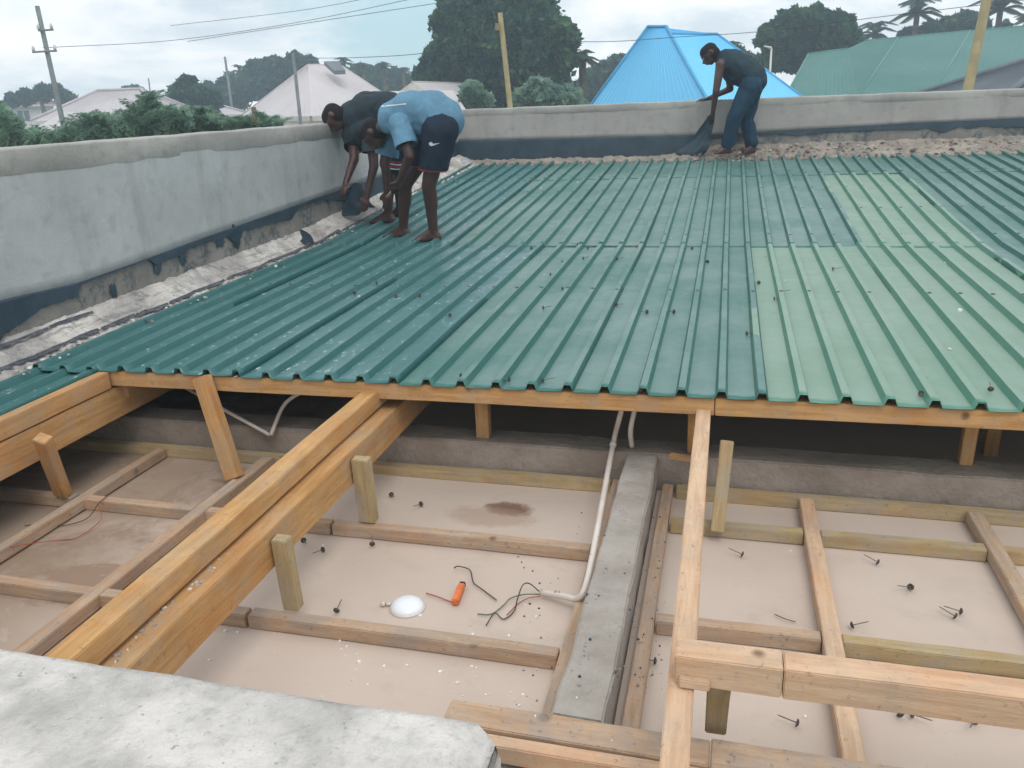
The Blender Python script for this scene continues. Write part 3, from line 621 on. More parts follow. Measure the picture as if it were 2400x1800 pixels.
wire([(1385, 1212, .01), (1300, 1212, .01), (1220, 1235, .005), (1180, 1275, 0), (1110, 1325, 0), (1030, 1325, 0)], GRN, 'green wire running left from the end of the white conduit')
wire([(1390, 1222, .01), (1320, 1235, .008), (1260, 1270, 0), (1200, 1330, 0)], RED, 'red wire curling from the end of the white conduit', r=.0019)
wire([(895, 1060, .003), (920, 1050, .012), (985, 1070, .004), (1000, 1120, .004), (1012, 1150, .004), (1060, 1185, 0), (1140, 1245, 0)], BLK, 'bent dark wire rising above the orange lamp driver')
wire([(735, 1205, 0), (800, 1225, .003), (850, 1245, 0), (900, 1262, .004)], RED, 'short red and white lead between the lamp and the orange driver', r=.0022)
o = empty('lamp_driver', atz(*c3(920, 1210), -1.605)); tag(o, 'small orange lamp driver block lying on the ceiling boards', 'lamp driver')
a, b = atz(*c3(900, 1258), -1.603), atz(*c3(940, 1158), -1.603)
beam('housing', a+Vector((0, 0, .01)), b+Vector((0, 0, .01)), .024, .022, ORG, o); dd = (b-a).normalized(); beam('end_cap', b+Vector((0, 0, .009))+dd*.001, b+dd*.012+Vector((0, 0, .009)), .022, .02, BLK, o)
c = atz(955, 1424, -1.62); lamp = tag(empty('ceiling_lamp', c), 'round white plastic ceiling lamp lying upside down on the boards', 'lamp')
mb = MB(); mb.tube([c+Vector((0, 0, z)) for z in (0, .005, .013, .021, .027, .029)], [.056, .058, .054, .044, .028, .004], 28); mb.build('lamp_dome', LEDW, lamp, True)
mb = MB(); mb.tube([c+Vector((0, 0, z)) for z in (-.001, .0055)], [.062, .061], 28); mb.build('lamp_rim', PVC, lamp, True)
d = Vector((-1, -.1, 0)); mb = MB(); mb.tube([c+d*.058+Vector((0, 0, .01)), c+d*.075+Vector((0, 0, .009))], .005, 8); mb.tube([c+d*.078+Vector((0, 0, .009)), c+d*.092+Vector((0, 0, .008))], .009, 10); mb.build('spring_clip', PVC, lamp, True)
def c1(x, y): return x/2.765, 800+y/2.765
tube_thing('wire', [atz(*c1(720, 980), -1.56), atz(*c1(640, 1050), -1.565), atz(*c1(560, 1150), -1.60), atz(*c1(400, 1195), -1.612), atz(*c1(300, 1180), -1.59), atz(*c1(160, 1195), -1.6)], .002, BLK, 'thin dark wire looping over the battens in the left bay', 'wire', n=6)
tube_thing('wire', [atz(*c1(640, 1060), -1.565), atz(*c1(650, 1160), -1.60), atz(*c1(500, 1270), -1.612), atz(*c1(350, 1290), -1.612), atz(*c1(60, 1330), -1.57)], .0018, RED, 'thin reddish wire lying on the boards in the left bay', 'wire', n=6)
tube_thing('wire', [atz(*c5(1135, 165), -1.612), atz(*c5(1180, 185), -1.608), atz(*c5(1225, 198), -1.612)], .0018, BRN, 'short thin brown twig of wire on the boards right of the rafter', 'wire', n=6)
mb = MB(); mb.box((-.03, -.012, 0), (.03, .012, .012)); o = mb.build('wood_offcut', WOODP); o.location = atz(*c5(912, 275), -1.12)+Vector((0, .045, -.03)); o.location = W(.07, 1.58, -1.20); tag(o, 'small pale wood offcut tucked behind the short purlin', 'wood offcut')
o = beam('wood_offcut', atz(1570, 1062, -1.40), atz(1625, 1072, -1.40), .03, .02, WOOD, None); tag(o, 'short orange wood offcut lying on the concrete beam in the shade', 'wood offcut')

# ------------------------------------------------------------------ people
def blob(name, parts, mats, par, vox=.011, it=6, fac=.5, clip=None):
    """one continuous surface from tapered limbs: parts = (p, q, r1, r2) or (p, q, r1, r2, flatten vector, amount)"""
    bm = bmesh.new()
    for pt in parts:
        p, q, r1, r2 = pt[:4]; d = q-p; L = d.length
        n, mrings = 16, 7
        if L < 1e-6: d = Vector((0, 0, 1)); x = d
        else: x = d/L
        a = x.cross(Vector((0, 0, 1)) if abs(x.z) < .9 else Vector((1, 0, 0))).normalized(); b = a.cross(x)
        rings = []
        for i in range(mrings+1):
            th = math.pi/2*i/mrings; rings.append((-r1*math.cos(th), r1*math.sin(th)))
        for i in range(mrings+1):
            th = math.pi/2*i/mrings; rings.append((L+r2*math.sin(th), r2*math.cos(th)))
        vr = []
        for (s, r) in rings:
            r = max(r, .0004); vr.append([bm.verts.new(p+x*s+a*(math.cos(2*math.pi*k/n)*r)+b*(math.sin(2*math.pi*k/n)*r)) for k in range(n)])
        for i in range(len(vr)-1):
            for k in range(n): bm.faces.new((vr[i][k], vr[i][(k+1) % n], vr[i+1][(k+1) % n], vr[i+1][k]))
        bm.faces.new(vr[0][::-1]); bm.faces.new(vr[-1])
        if len(pt) > 4:
            fv, am = pt[4].normalized(), pt[5]; c = (p+q)/2
            for rr in vr:
                for v in rr: dd = (v.co-c).dot(fv); v.co -= fv*dd*(1-am)
    me = bpy.data.meshes.new(name); bm.normal_update(); bmesh.ops.recalc_face_normals(bm, faces=bm.faces); bm.to_mesh(me); bm.free()
    o = bpy.data.objects.new(name, me); COL.objects.link(o)
    bake(o, ('REMESH', dict(mode='VOXEL', voxel_size=vox, use_smooth_shade=True)), ('SMOOTH', dict(factor=fac, iterations=it)))
    if name in ('shirt', 'shorts', 'vest', 'jeans', 'sleeve'):                 # cloth creases
        sd = rnd.uniform(0, 40); me = o.data
        for v in me.vertices:
            c = v.co; a = nz(c.x*1.5+sd, c.y*1.5, c.z, 5, 2); b_ = 1-abs(nz(c.x*1.2, c.y*1.2+sd, c.z*.8, 7, 2))*2.2
            v.co = c+v.normal*(a*.009+b_*.007)
    if clip:
        bm = bmesh.new(); bm.from_mesh(o.data)
        for co, no in clip: bmesh.ops.bisect_plane(bm, geom=bm.verts[:]+bm.edges[:]+bm.faces[:], plane_co=co, plane_no=no, clear_outer=True)
        bm.to_mesh(o.data); bm.free()
    o.data.materials.clear(); [o.data.materials.append(m) for m in (mats if isinstance(mats, list) else [mats])]
    o.data.polygons.foreach_set('use_smooth', [True]*len(o.data.polygons)); setparent(o, par); return o
def hand(palm, dirv, side, curl, s=1.):
    """palm root, finger direction, thumb side, curl direction -> limb parts"""
    d = dirv.normalized(); sd_ = (side-d*side.dot(d)).normalized(); cu = curl.normalized(); P = [(palm, palm+d*.06*s, .026*s, .034*s, d.cross(sd_), .55)]
    root = palm+d*.075*s
    for k, L in enumerate((.068, .078, .072, .056)):
        b0 = root+sd_*(.030-.020*k)*s; m1 = b0+(d*.8+cu*.45).normalized()*L*.52*s; m2 = m1+(d*.25+cu*.95).normalized()*L*.5*s
        P += [(b0-d*.02*s, m1, .0095*s, .0085*s), (m1, m2, .0085*s, .0072*s)]
    t0 = palm+d*.02*s+sd_*.028*s; t1 = t0+(sd_*.75+d*.65).normalized()*.038*s; t2 = t1+(d*.8+cu*.5).normalized()*.032*s
    P += [(t0, t1, .012*s, .010*s), (t1, t2, .010*s, .008*s)]
    return P
def foot(ankle, toe, zsole):
    """heel, arch, ball and five toes; flat on the sheet"""
    d = Vector((toe.x-ankle.x, toe.y-ankle.y, 0)).normalized(); s = Vector((-d.y, d.x, 0)); A = Vector((ankle.x, ankle.y, zsole))
    P = [(ankle, A-d*.03+Vector((0, 0, .035)), .036, .033), (A-d*.035+Vector((0, 0, .03)), A+d*.05+Vector((0, 0, .036)), .031, .030), (ankle+d*.01, A+d*.125+Vector((0, 0, .026)), .034, .024),
         (A+d*.05+Vector((0, 0, .026)), A+d*.135+s*.012+Vector((0, 0, .020)), .028, .022), (A+d*.06+Vector((0, 0, .022)), A+d*.125-s*.024+Vector((0, 0, .017)), .024, .018)]
    for k, (o_, L, r) in enumerate(((.026, .185, .0125), (.009, .183, .0095), (-.006, .175, .009), (-.020, .165, .0085), (-.033, .152, .0085))):
        P.append((A+d*.13+s*o_+Vector((0, 0, .016)), A+d*(L-r)+s*o_*1.05+Vector((0, 0, r+.001)), r*1.15, r))
    return P
def head(c, face, up, s=1.):
    f = face.normalized(); u = (up-f*up.dot(f)).normalized(); l = u.cross(f)
    P = [(c-f*.018*s+u*.018*s, c+f*.022*s+u*.022*s, .083*s, .080*s, l, .86), (c+f*.03*s-u*.03*s, c+f*.045*s-u*.075*s, .062*s, .036*s, l, .85),
         (c-f*.02*s-u*.02*s, c+f*.02*s-u*.05*s, .068*s, .055*s, l, .85),
         (c+f*.098*s+u*.000*s, c+f*.115*s-u*.028*s, .009*s, .017*s), (c+f*.088*s-u*.058*s, c+f*.090*s-u*.064*s, .020*s, .018*s), (c+f*.085*s+u*.027*s-l*.03*s, c+f*.085*s+u*.027*s+l*.03*s, .018*s, .018*s),
         (c+l*.078*s-u*.018*s-f*.008*s, c+l*.084*s+u*.015*s-f*.014*s, .012*s, .016*s), (c-l*.078*s-u*.018*s-f*.008*s, c-l*.084*s+u*.015*s-f*.014*s, .012*s, .016*s)]
    H = [(c-f*.025*s+u*.030*s, c+f*.018*s+u*.036*s, .084*s, .080*s, l, .88), (c-f*.03*s-u*.02*s, c-f*.02*s+u*.02*s, .080*s, .082*s, l, .88)]
    E = [(c+f*.092*s+u*.006*s+l*.030*s*k, c+f*.093*s+u*.006*s+l*.030*s*k, .010*s, .010*s) for k in (1, -1)]
    return P, H, E
def sleeve(sh, el, t, r0, r1, mat, par):
    e = sh.lerp(el, t); ax = (el-sh).normalized(); o = blob('sleeve', [(sh-ax*.02, e+ax*.10, r0, r1)], mat, par, .010, 4, .5, [(e, ax)])
    m = o.modifiers.new('cloth', 'SOLIDIFY'); m.thickness = .005; return o
EYEM = simple('eye_white', (.45, .40, .36), (.40, .35, .3), 40, .3, .5, 0)

# --- A: man in the blue shirt
def cA(x, y): return 700+x/3.77, 180+y/3.77
def A_(x, y, Y): return aty(*cA(x, y), Y)
ZA = zr(6.35, -2.5)+.004+EY
A = tag(empty('person', A_(1100, 1440, 6.3)), 'man in blue shirt and black shorts with red hem, barefoot, bent over', 'person')
hipR, hipL = A_(1255, 470, 6.22), A_(1235, 470, 6.42); pelv = A_(1275, 410, 6.32); 
kneeR, ankR = A_(1150, 960, 6.25), A_(1190, 1330, 6.33); kneeL, ankL = A_(940, 950, 6.42), A_(925, 1320, 6.50)
toeR, toeL = A_(1030, 1450, 6.28), A_(735, 1430, 6.48)
ankR.z = ZA+.085; ankL.z = ZA+.085
waist = A_(1190, 320, 6.32); chest = A_(985, 305, 6.36); shc = A_(850, 370, 6.38); neck = A_(760, 430, 6.4); hd = A_(665, 500, 6.42)
shR, shL = A_(900, 430, 6.18), A_(830, 440, 6.58); elR, haR = A_(985, 700, 6.12), A_(885, 925, 6.2); elL, haL = A_(765, 760, 6.55), A_(780, 1010, 6.55)
latv = Vector((0, 1, 0))
P, H, E = head(hd, Vector((-.5, 0, -.85)), Vector((-.85, 0, .5)))
body = [(hipR, kneeR, .095, .058), (kneeR, ankR, .060, .038), (kneeR.lerp(ankR, .14)+Vector((.012, 0, 0)), kneeR.lerp(ankR, .42)+Vector((.016, 0, 0)), .048, .044), (hipL, kneeL, .095, .058), (kneeL, ankL, .060, .038), (kneeL.lerp(ankL, .14)+Vector((.012, 0, 0)), kneeL.lerp(ankL, .42)+Vector((.016, 0, 0)), .048, .044),
        (hipR, hipL, .11, .11), (pelv, waist, .125, .115), (waist, chest, .115, .125), (chest, shc, .125, .11), (shR, shL, .06, .06), (shc, neck, .075, .052), (neck, hd, .052, .055),
        (shR, elR, .056, .042), (elR, haR, .042, .026), (shL, elL, .056, .042), (elL, haL, .042, .026)]
body += foot(ankR, toeR, ZA)+foot(ankL, toeL, ZA)+hand(haR, haR-elR, Vector((-1, -.4, 0)), Vector((-.3, .7, -.5)))+hand(haL, haL-elL, Vector((-1, -.4, 0)), Vector((-.5, .2, -.6)))+P
blob('body', body, SKIN, A, .010)
blob('hair', H, HAIR, A, .012, 3)
SHB = cloth('blue_cotton', (.135, .275, .39)); SHK = cloth('black_shorts_cloth', (.018, .030, .050)); REDH = cloth('red_hem', (.50, .05, .07)); 
hem = kneeR+(hipR-kneeR)*.30; slR, slL = shR.lerp(elR, .68), shL.lerp(elL, .72)
blob('shirt', [(pelv.lerp(waist, .12)+Vector((0, 0, .015)), waist, .176, .165), (waist, chest, .160, .158), (chest, shc, .155, .135), (shR, shL, .078, .078), (shc, shc.lerp(neck, .6), .115, .085),
               (waist+Vector((-.02, 0, -.07)), chest+Vector((0, 0, -.08)), .13, .14)], SHB, A, .012, 5)
sleeve(shR, elR, .66, .078, .098, SHB, A); sleeve(shL, elL, .80, .078, .100, SHB, A)
sh = blob('shorts', [(pelv, waist.lerp(pelv, .75), .148, .140), (hipR, kneeR, .134, .108), (hipL, kneeL, .130, .104), (hipR, hipL, .140, .140)], SHK, A, .012, 5, clip=[(A_(1180, 815, 6.25), Vector((-.12, 0, -1)))])
def cuff(c, ax, r, h, mat, par, name='hem_stripe'):
    mb = MB(); ax = ax.normalized(); mb.tube([c-ax*h/2, c, c+ax*h/2], r, 24, cap=False); return mb.build(name, mat, par, True)
hz_ = A_(1180, 815, 6.25).z; fr_ = (hipR.z-hz_)/(hipR.z-kneeR.z); cuff(hipR.lerp(kneeR, fr_), Vector((-.12, 0, -1)), [.113, .114, .113], .020, REDH, A)
fl_ = (hipL.z-hz_-.02)/(hipL.z-kneeL.z); cuff(hipL.lerp(kneeL, fl_), Vector((-.12, 0, -1)), [.108, .108, .107], .014, REDH, A)
WPRINT = simple('white_print', (.62, .68, .74), (.56, .62, .68), 9, .8)
def sticker(name, px, Y, mat, par, cf, hostpts):
    """flat shape placed on the surface facing the viewer"""
    mb = MB(); V = [A_(x, y, Y) for x, y in px]; mb.add(V, [tuple(range(len(V)))]); o = mb.build(name, mat, par); return o
def project_on(host, px, name, mat, par, cf=cA, off=.004):
    """print: outline dropped onto the cloth surface along the line of sight (real position on the cloth)"""
    dg = bpy.context.evaluated_depsgraph_get(); dg.update(); V = []
    org = Vector((0, 0, EY)); mwi = host.matrix_world.inverted() if host.parent is None else (host.parent.matrix_basis @ host.matrix_parent_inverse @ host.matrix_basis).inverted()
    cx = sum(p[0] for p in px)/len(px); cy = sum(p[1] for p in px)/len(px)
    for (x, y) in [(cx, cy)]+px:
        d = ray(*cf(x, y)).normalized(); ok, loc, nrm, _ = host.ray_cast(mwi @ org, (mwi.to_3x3() @ d))
        V.append((mwi.inverted() @ loc)-d*off if ok else None)
    good = [v for v in V if v is not None]
    if len(good) < 4: return None
    V = [v if v is not None else good[0] for v in V]; n = len(px)
    return mesh_obj(name, V, [(0, 1+k, 1+(k+1) % n) for k in range(n)], mat, par)
# sports tick on the shorts: thick hooked left end, long tapering tail
project_on(sh, [(1148, 590), (1165, 612), (1185, 610), (1215, 598), (1250, 585), (1215, 590), (1190, 592), (1178, 590), (1175, 575), (1160, 578)], 'printed_tick', WPRINT, A)
stt = [o for o in A.children if o.name.startswith('shirt')][0]
def stripe_on(host, pa, pb, wpx, n=9):
    V = []; org = Vector((0, 0, EY)); mi_ = (host.parent.matrix_basis @ host.matrix_parent_inverse @ host.matrix_basis).inverted()
    for i in range(n+1):
        for k in range(3):
            x = pa[0]+(pb[0]-pa[0])*i/n; y = pa[1]+(pb[1]-pa[1])*i/n+wpx*(k/2-.5); d = ray(*cA(x, y)).normalized(); ok, loc, _, _ = host.ray_cast(mi_ @ org, mi_.to_3x3() @ d)
            if not ok: return
            V.append((mi_.inverted() @ loc)-d*.005)
    mesh_obj('printed_stripe', V, [(3*i+k, 3*i+k+1, 3*i+k+4, 3*i+k+3) for i in range(n) for k in (0, 1)], WPRINT, A)
for yy in (185, 212, 239): stripe_on(stt, (800-(yy-185)*1.3, yy+22), (950, yy), 11)

# --- B: man in the dark shirt, behind
B = tag(empty('person', A_(700, 1280, 7.0)), 'man in dark grey shirt bending behind the blue shirted man', 'person')
ZB = zr(7.0, -3)+EY+.004
hipR, hipL = A_(890, 400, 6.92), A_(880, 390, 7.12); pelv = A_(900, 345, 7.02)
kneeR, ankR = A_(800, 850, 6.98), A_(790, 1190, 7.02); kneeL, ankL = A_(880, 880, 7.2), A_(900, 1180, 7.3)
toeR, toeL = A_(615, 1285, 6.98), A_(700, 1250, 7.25); ankR.z = ZB+.085; ankL.z = ZB+.09
waist = A_(790, 285, 7.02); chest = A_(610, 300, 7.04); shc = A_(500, 350, 7.05); neck = A_(405, 370, 7.05); hd = A_(318, 355, 6.95)
shR, shL = A_(640, 470, 6.85), A_(490, 450, 7.15); elR, haR = A_(665, 790, 6.80), A_(605, 1050, 6.75); elL, haL = A_(490, 730, 6.9), A_(415, 940, 6.68)
P, H, E = head(hd, Vector((-.45, -.1, -.85)), Vector((-.85, 0, .5)))
body = [(hipR, kneeR, .095, .058), (kneeR, ankR, .058, .038), (kneeR.lerp(ankR, .14)+Vector((.012, 0, 0)), kneeR.lerp(ankR, .42)+Vector((.016, 0, 0)), .048, .044), (hipL, kneeL, .095, .058), (kneeL, ankL, .058, .038), (hipR, hipL, .11, .11), (pelv, waist, .12, .115), (waist, chest, .115, .125), (chest, shc, .125, .11),
        (shR, shL, .06, .06), (shc, neck, .075, .052), (neck, hd, .055, .055), (shR, elR, .056, .042), (elR, haR, .042, .027), (shL, elL, .056, .044), (elL, haL, .043, .027)]
body += foot(ankR, toeR, ZB)+foot(ankL, toeL, ZB)+hand(haR, haR-elR, Vector((-1, -.4, 0)), Vector((-.3, .2, -.7)))+hand(haL, haL-elL, Vector((1, -.4, 0)), Vector((-.2, .2, -.7)))+P
blob('body', body, SKIN, B, .011); blob('hair', H, HAIR, B, .012, 3)
SHD = cloth('charcoal_cotton', (.035, .050, .062)); SHR = cloth('patterned_shorts_cloth', (.30, .10, .09))
blob('shirt', [(pelv.lerp(waist, .2), waist, .155, .150), (waist, chest, .150, .160), (chest, shc, .160, .140), (shR, shL, .08, .08), (shc, shc.lerp(neck, .5), .11, .085),
               (chest+Vector((0, 0, -.13)), shc+Vector((0, 0, -.16)), .15, .13), (waist+Vector((0, 0, -.08)), chest+Vector((0, 0, -.12)), .13, .15)], SHD, B, .012, 5)
sleeve(shR, elR, .62, .078, .095, SHD, B); sleeve(shL, elL, .62, .078, .090, SHD, B)
blob('shorts', [(pelv, waist.lerp(pelv, .6), .145, .135), (hipR, hipR.lerp(kneeR, .80), .125, .095), (hipL, hipL.lerp(kneeL, .80), .12, .095)], SHK, B, .012, 5)
for k in range(4): cuff(hipR.lerp(kneeR, .70+.045*k), kneeR-hipR, .1035-.001*k, .011, REDH if k % 2 == 0 else WPRINT, B)
# --- C: man at the far wall
def cC(x, y): return 1550+x/5.186, 80+y/5.186
def C_(x, y, Y): return aty(*cC(x, y), Y)
Cp = tag(empty('person', C_(950, 1450, 10.35)), 'man in dark vest and jeans leaning on the far parapet', 'person')
hipR, hipL = C_(1085, 640, 10.2), C_(1105, 640, 10.42); pelv = C_(1130, 560, 10.31)
kneeR, ankR = C_(890, 1010, 10.16), C_(800, 1370, 10.22); kneeL, ankL = C_(1030, 1040, 10.42), C_(1105, 1360, 10.40); toeR, toeL = C_(690, 1440, 10.16), C_(1010, 1450, 10.3)
ZC = ankR.z-.08
waist = C_(1020, 440, 10.3); chest = C_(880, 360, 10.3); shc = C_(790, 315, 10.3); neck = C_(700, 290, 10.3); hd = C_(592, 240, 10.28)
shR, shL = C_(720, 370, 10.14), C_(800, 370, 10.46); elR, haR = C_(665, 690, 10.10), C_(625, 960, 10.2); elL, haL = C_(840, 665, 10.55), C_(560, 752, 10.62)
haL.z = EY-.035; elL.z = max(elL.z, EY-.01)
P, H, E = head(hd, Vector((-.75, -.15, -.65)), Vector((-.6, 0, .8)))
body = [(hipR, kneeR, .09, .056), (kneeR, ankR, .056, .038), (hipL, kneeL, .09, .056), (kneeL, ankL, .056, .038), (hipR, hipL, .10, .10), (pelv, waist, .12, .11), (waist, chest, .11, .12), (chest, shc, .12, .10),
        (shR, shL, .06, .06), (shc, neck, .07, .05), (neck, hd, .05, .05), (shR, elR, .056, .040), (elR, haR, .040, .027), (shL, elL, .054, .040), (elL, haL, .040, .027)]
body += foot(ankR, toeR, ZC)+foot(ankL, toeL, ankL.z-.08)+hand(haR, haR-elR, Vector((-1, -.3, 0)), Vector((.2, .4, -.7)))+hand(haL, Vector((-1, .05, -.03)), Vector((0, -1, 0)), Vector((-.4, 0, -.55)))+P
blob('body', body, SKIN, Cp, .011); blob('hair', H, HAIR, Cp, .012, 3); [blob('eye', [e], EYEM, Cp, .005, 1) for e in E]
TOPD = cloth('dark_vest_cloth', (.030, .055, .070)); JEAN = cloth('blue_denim', (.018, .050, .085))
blob('vest', [(pelv.lerp(waist, .3), waist, .158, .150), (waist, chest, .150, .155), (chest, shc, .145, .120), (shR.lerp(shL, .25), shR.lerp(shL, .75), .075, .075), (waist+Vector((-.05, 0, -.08)), chest+Vector((-.02, 0, -.10)), .09, .10)], TOPD, Cp, .012, 5)
blob('jeans', [(pelv, waist.lerp(pelv, .6), .140, .132), (hipR, kneeR, .118, .082), (kneeR, kneeR.lerp(ankR, .85), .082, .074), (hipL, kneeL, .115, .082), (kneeL, kneeL.lerp(ankL, .85), .082, .078), (hipR, hipL, .125, .125)], JEAN, Cp, .012, 5)

# bitumen felt pieces in their hands
def felt(name, rows, label, seed):
    """draped strip: rows of (left, right) points"""
    V = []; n = 10
    for r, (a, b) in enumerate(rows):
        for k in range(n+1):
            p = a.lerp(b, k/n); V.append(p+Vector((nz(p.x, p.z, seed, 6), nz(p.x, p.z, seed+4, 9)*1.6, nz(p.x, r, seed+8, 7)))*.040)
    F = [(r*(n+1)+k, r*(n+1)+k+1, (r+1)*(n+1)+k+1, (r+1)*(n+1)+k) for r in range(len(rows)-1) for k in range(n)]
    o = mesh_obj(name, V, F, BITU, None, True); m = o.modifiers.new('thick', 'SOLIDIFY'); m.thickness = .008; m = o.modifiers.new('sub', 'SUBSURF'); m.levels = m.render_levels = 1
    return tag(o, label, 'bitumen felt')
felt('bitumen_felt', [(C_(590, 940, 10.26), C_(670, 940, 10.2)), (C_(530, 1050, 10.34), C_(650, 1060, 10.20)), (C_(450, 1150, 10.42), C_(620, 1180, 10.22)), (C_(400, 1260, 10.44), C_(600, 1290, 10.34)), (C_(300, 1370, 10.54), C_(590, 1380, 10.3)), (C_(150, 1460, 10.56), C_(500, 1490, 10.38))], 'dark bitumen felt strip held down to the foot of the far parapet', 3)
felt('bitumen_felt', [(A_(290, 985, 7.35), A_(570, 930, 7.3)), (A_(265, 1060, 7.25), A_(590, 990, 7.15)), (A_(280, 1150, 7.15), A_(620, 1070, 7.0)), (A_(310, 1230, 7.0), A_(640, 1130, 6.85)), (A_(420, 1240, 6.9), A_(700, 1150, 6.8))], 'crumpled dark bitumen felt pressed into the corner under the bending man', 9)
felt('bitumen_felt', [(A_(-60, 1380, 6.2), A_(40, 1340, 6.25)), (A_(-40, 1440, 6.1), A_(130, 1400, 6.1)), (A_(60, 1470, 6.0), A_(150, 1450, 6.0))], 'torn scrap of bitumen felt on the mortar strip left of the men', 17)
stick = MB(); stick.tube([A_(780, 1060, 6.4), A_(850, 990, 6.3)], .012, 8); tag(stick.build('wooden_float', WOODP, None, True), 'short pale wooden tool held in the hand of the man in blue', 'tool')

# ------------------------------------------------------------------ background: houses
def roofmat(name, a, b, rib=3.2, axis=0, spec=.35, rough=.55):
    t = NT(name); co = t.coord(); col = t.mix(t.ramp(t.noise(co, .5, 6, .6), .3, .7), a, b)
    col = t.mix(t.ramp(t.noise(t.coord((6, 6, .5)), 1., 4), .55, .75, 0, .3), col, tuple(v*.75 for v in b)); t.bump(t.noise(co, 6, 4), .2, .03); return t.done(col, rough, spec)
BLUER = roofmat('bright_blue_sheet', (.16, .54, .86), (.18, .57, .88)); GREENR = roofmat('green_roof_sheet', (.045, .160, .140), (.070, .190, .170))
PALER = roofmat('pinkish_grey_sheet', (.55, .51, .52), (.47, .44, .45)); REDR = roofmat('red_roof_sheet', (.33, .14, .14), (.26, .12, .12)); GREYR = roofmat('purple_grey_sheet', (.16, .18, .20), (.12, .14, .16))
WHW = simple('white_house_wall', (.72, .69, .63), (.62, .59, .53), 2, .9); CREAM = simple('cream_house_wall', (.55, .48, .36), (.48, .41, .3), 2, .9)
GLASS = simple('dark_window_glass', (.035, .045, .05), (.05, .06, .07), 2, .15, .6, 0); FASC = simple('white_fascia', (.66, .65, .60), (.55, .54, .5), 3, .7)
BLUET = simple('blue_ridge_cap', (.08, .36, .60), (.09, .38, .64), 4, .5); GREENT = simple('green_ridge_cap', (.12, .27, .24), (.10, .24, .2), 4, .5)
def ribbed(mb, A0, B0, C0, D0, n, h, m=0):
    """roof plane A-B (eave) to D-C (ridge) as n panels with raised ribs between them"""
    nrm = (B0-A0).cross(D0-A0); nrm = nrm.normalized() if nrm.z > 0 else -nrm.normalized()
    for k in range(n):
        t0, t1 = k/n, (k+1)/n; w = .82
        tm = t0+(t1-t0)*w
        a, b, c_, d = A0.lerp(B0, t0), A0.lerp(B0, tm), D0.lerp(C0, tm), D0.lerp(C0, t0)
        mb.add([a, b, c_, d], [(0, 1, 2, 3)], m); b2, c2 = b+nrm*h, c_+nrm*h; e, f = A0.lerp(B0, t1), D0.lerp(C0, t1); bm_, cm_ = b.lerp(e, .5)+nrm*h, c_.lerp(f, .5)+nrm*h
        mb.add([b, bm_, cm_, c_], [(0, 1, 2, 3)], m); mb.add([bm_, e, f, cm_], [(0, 1, 2, 3)], m)
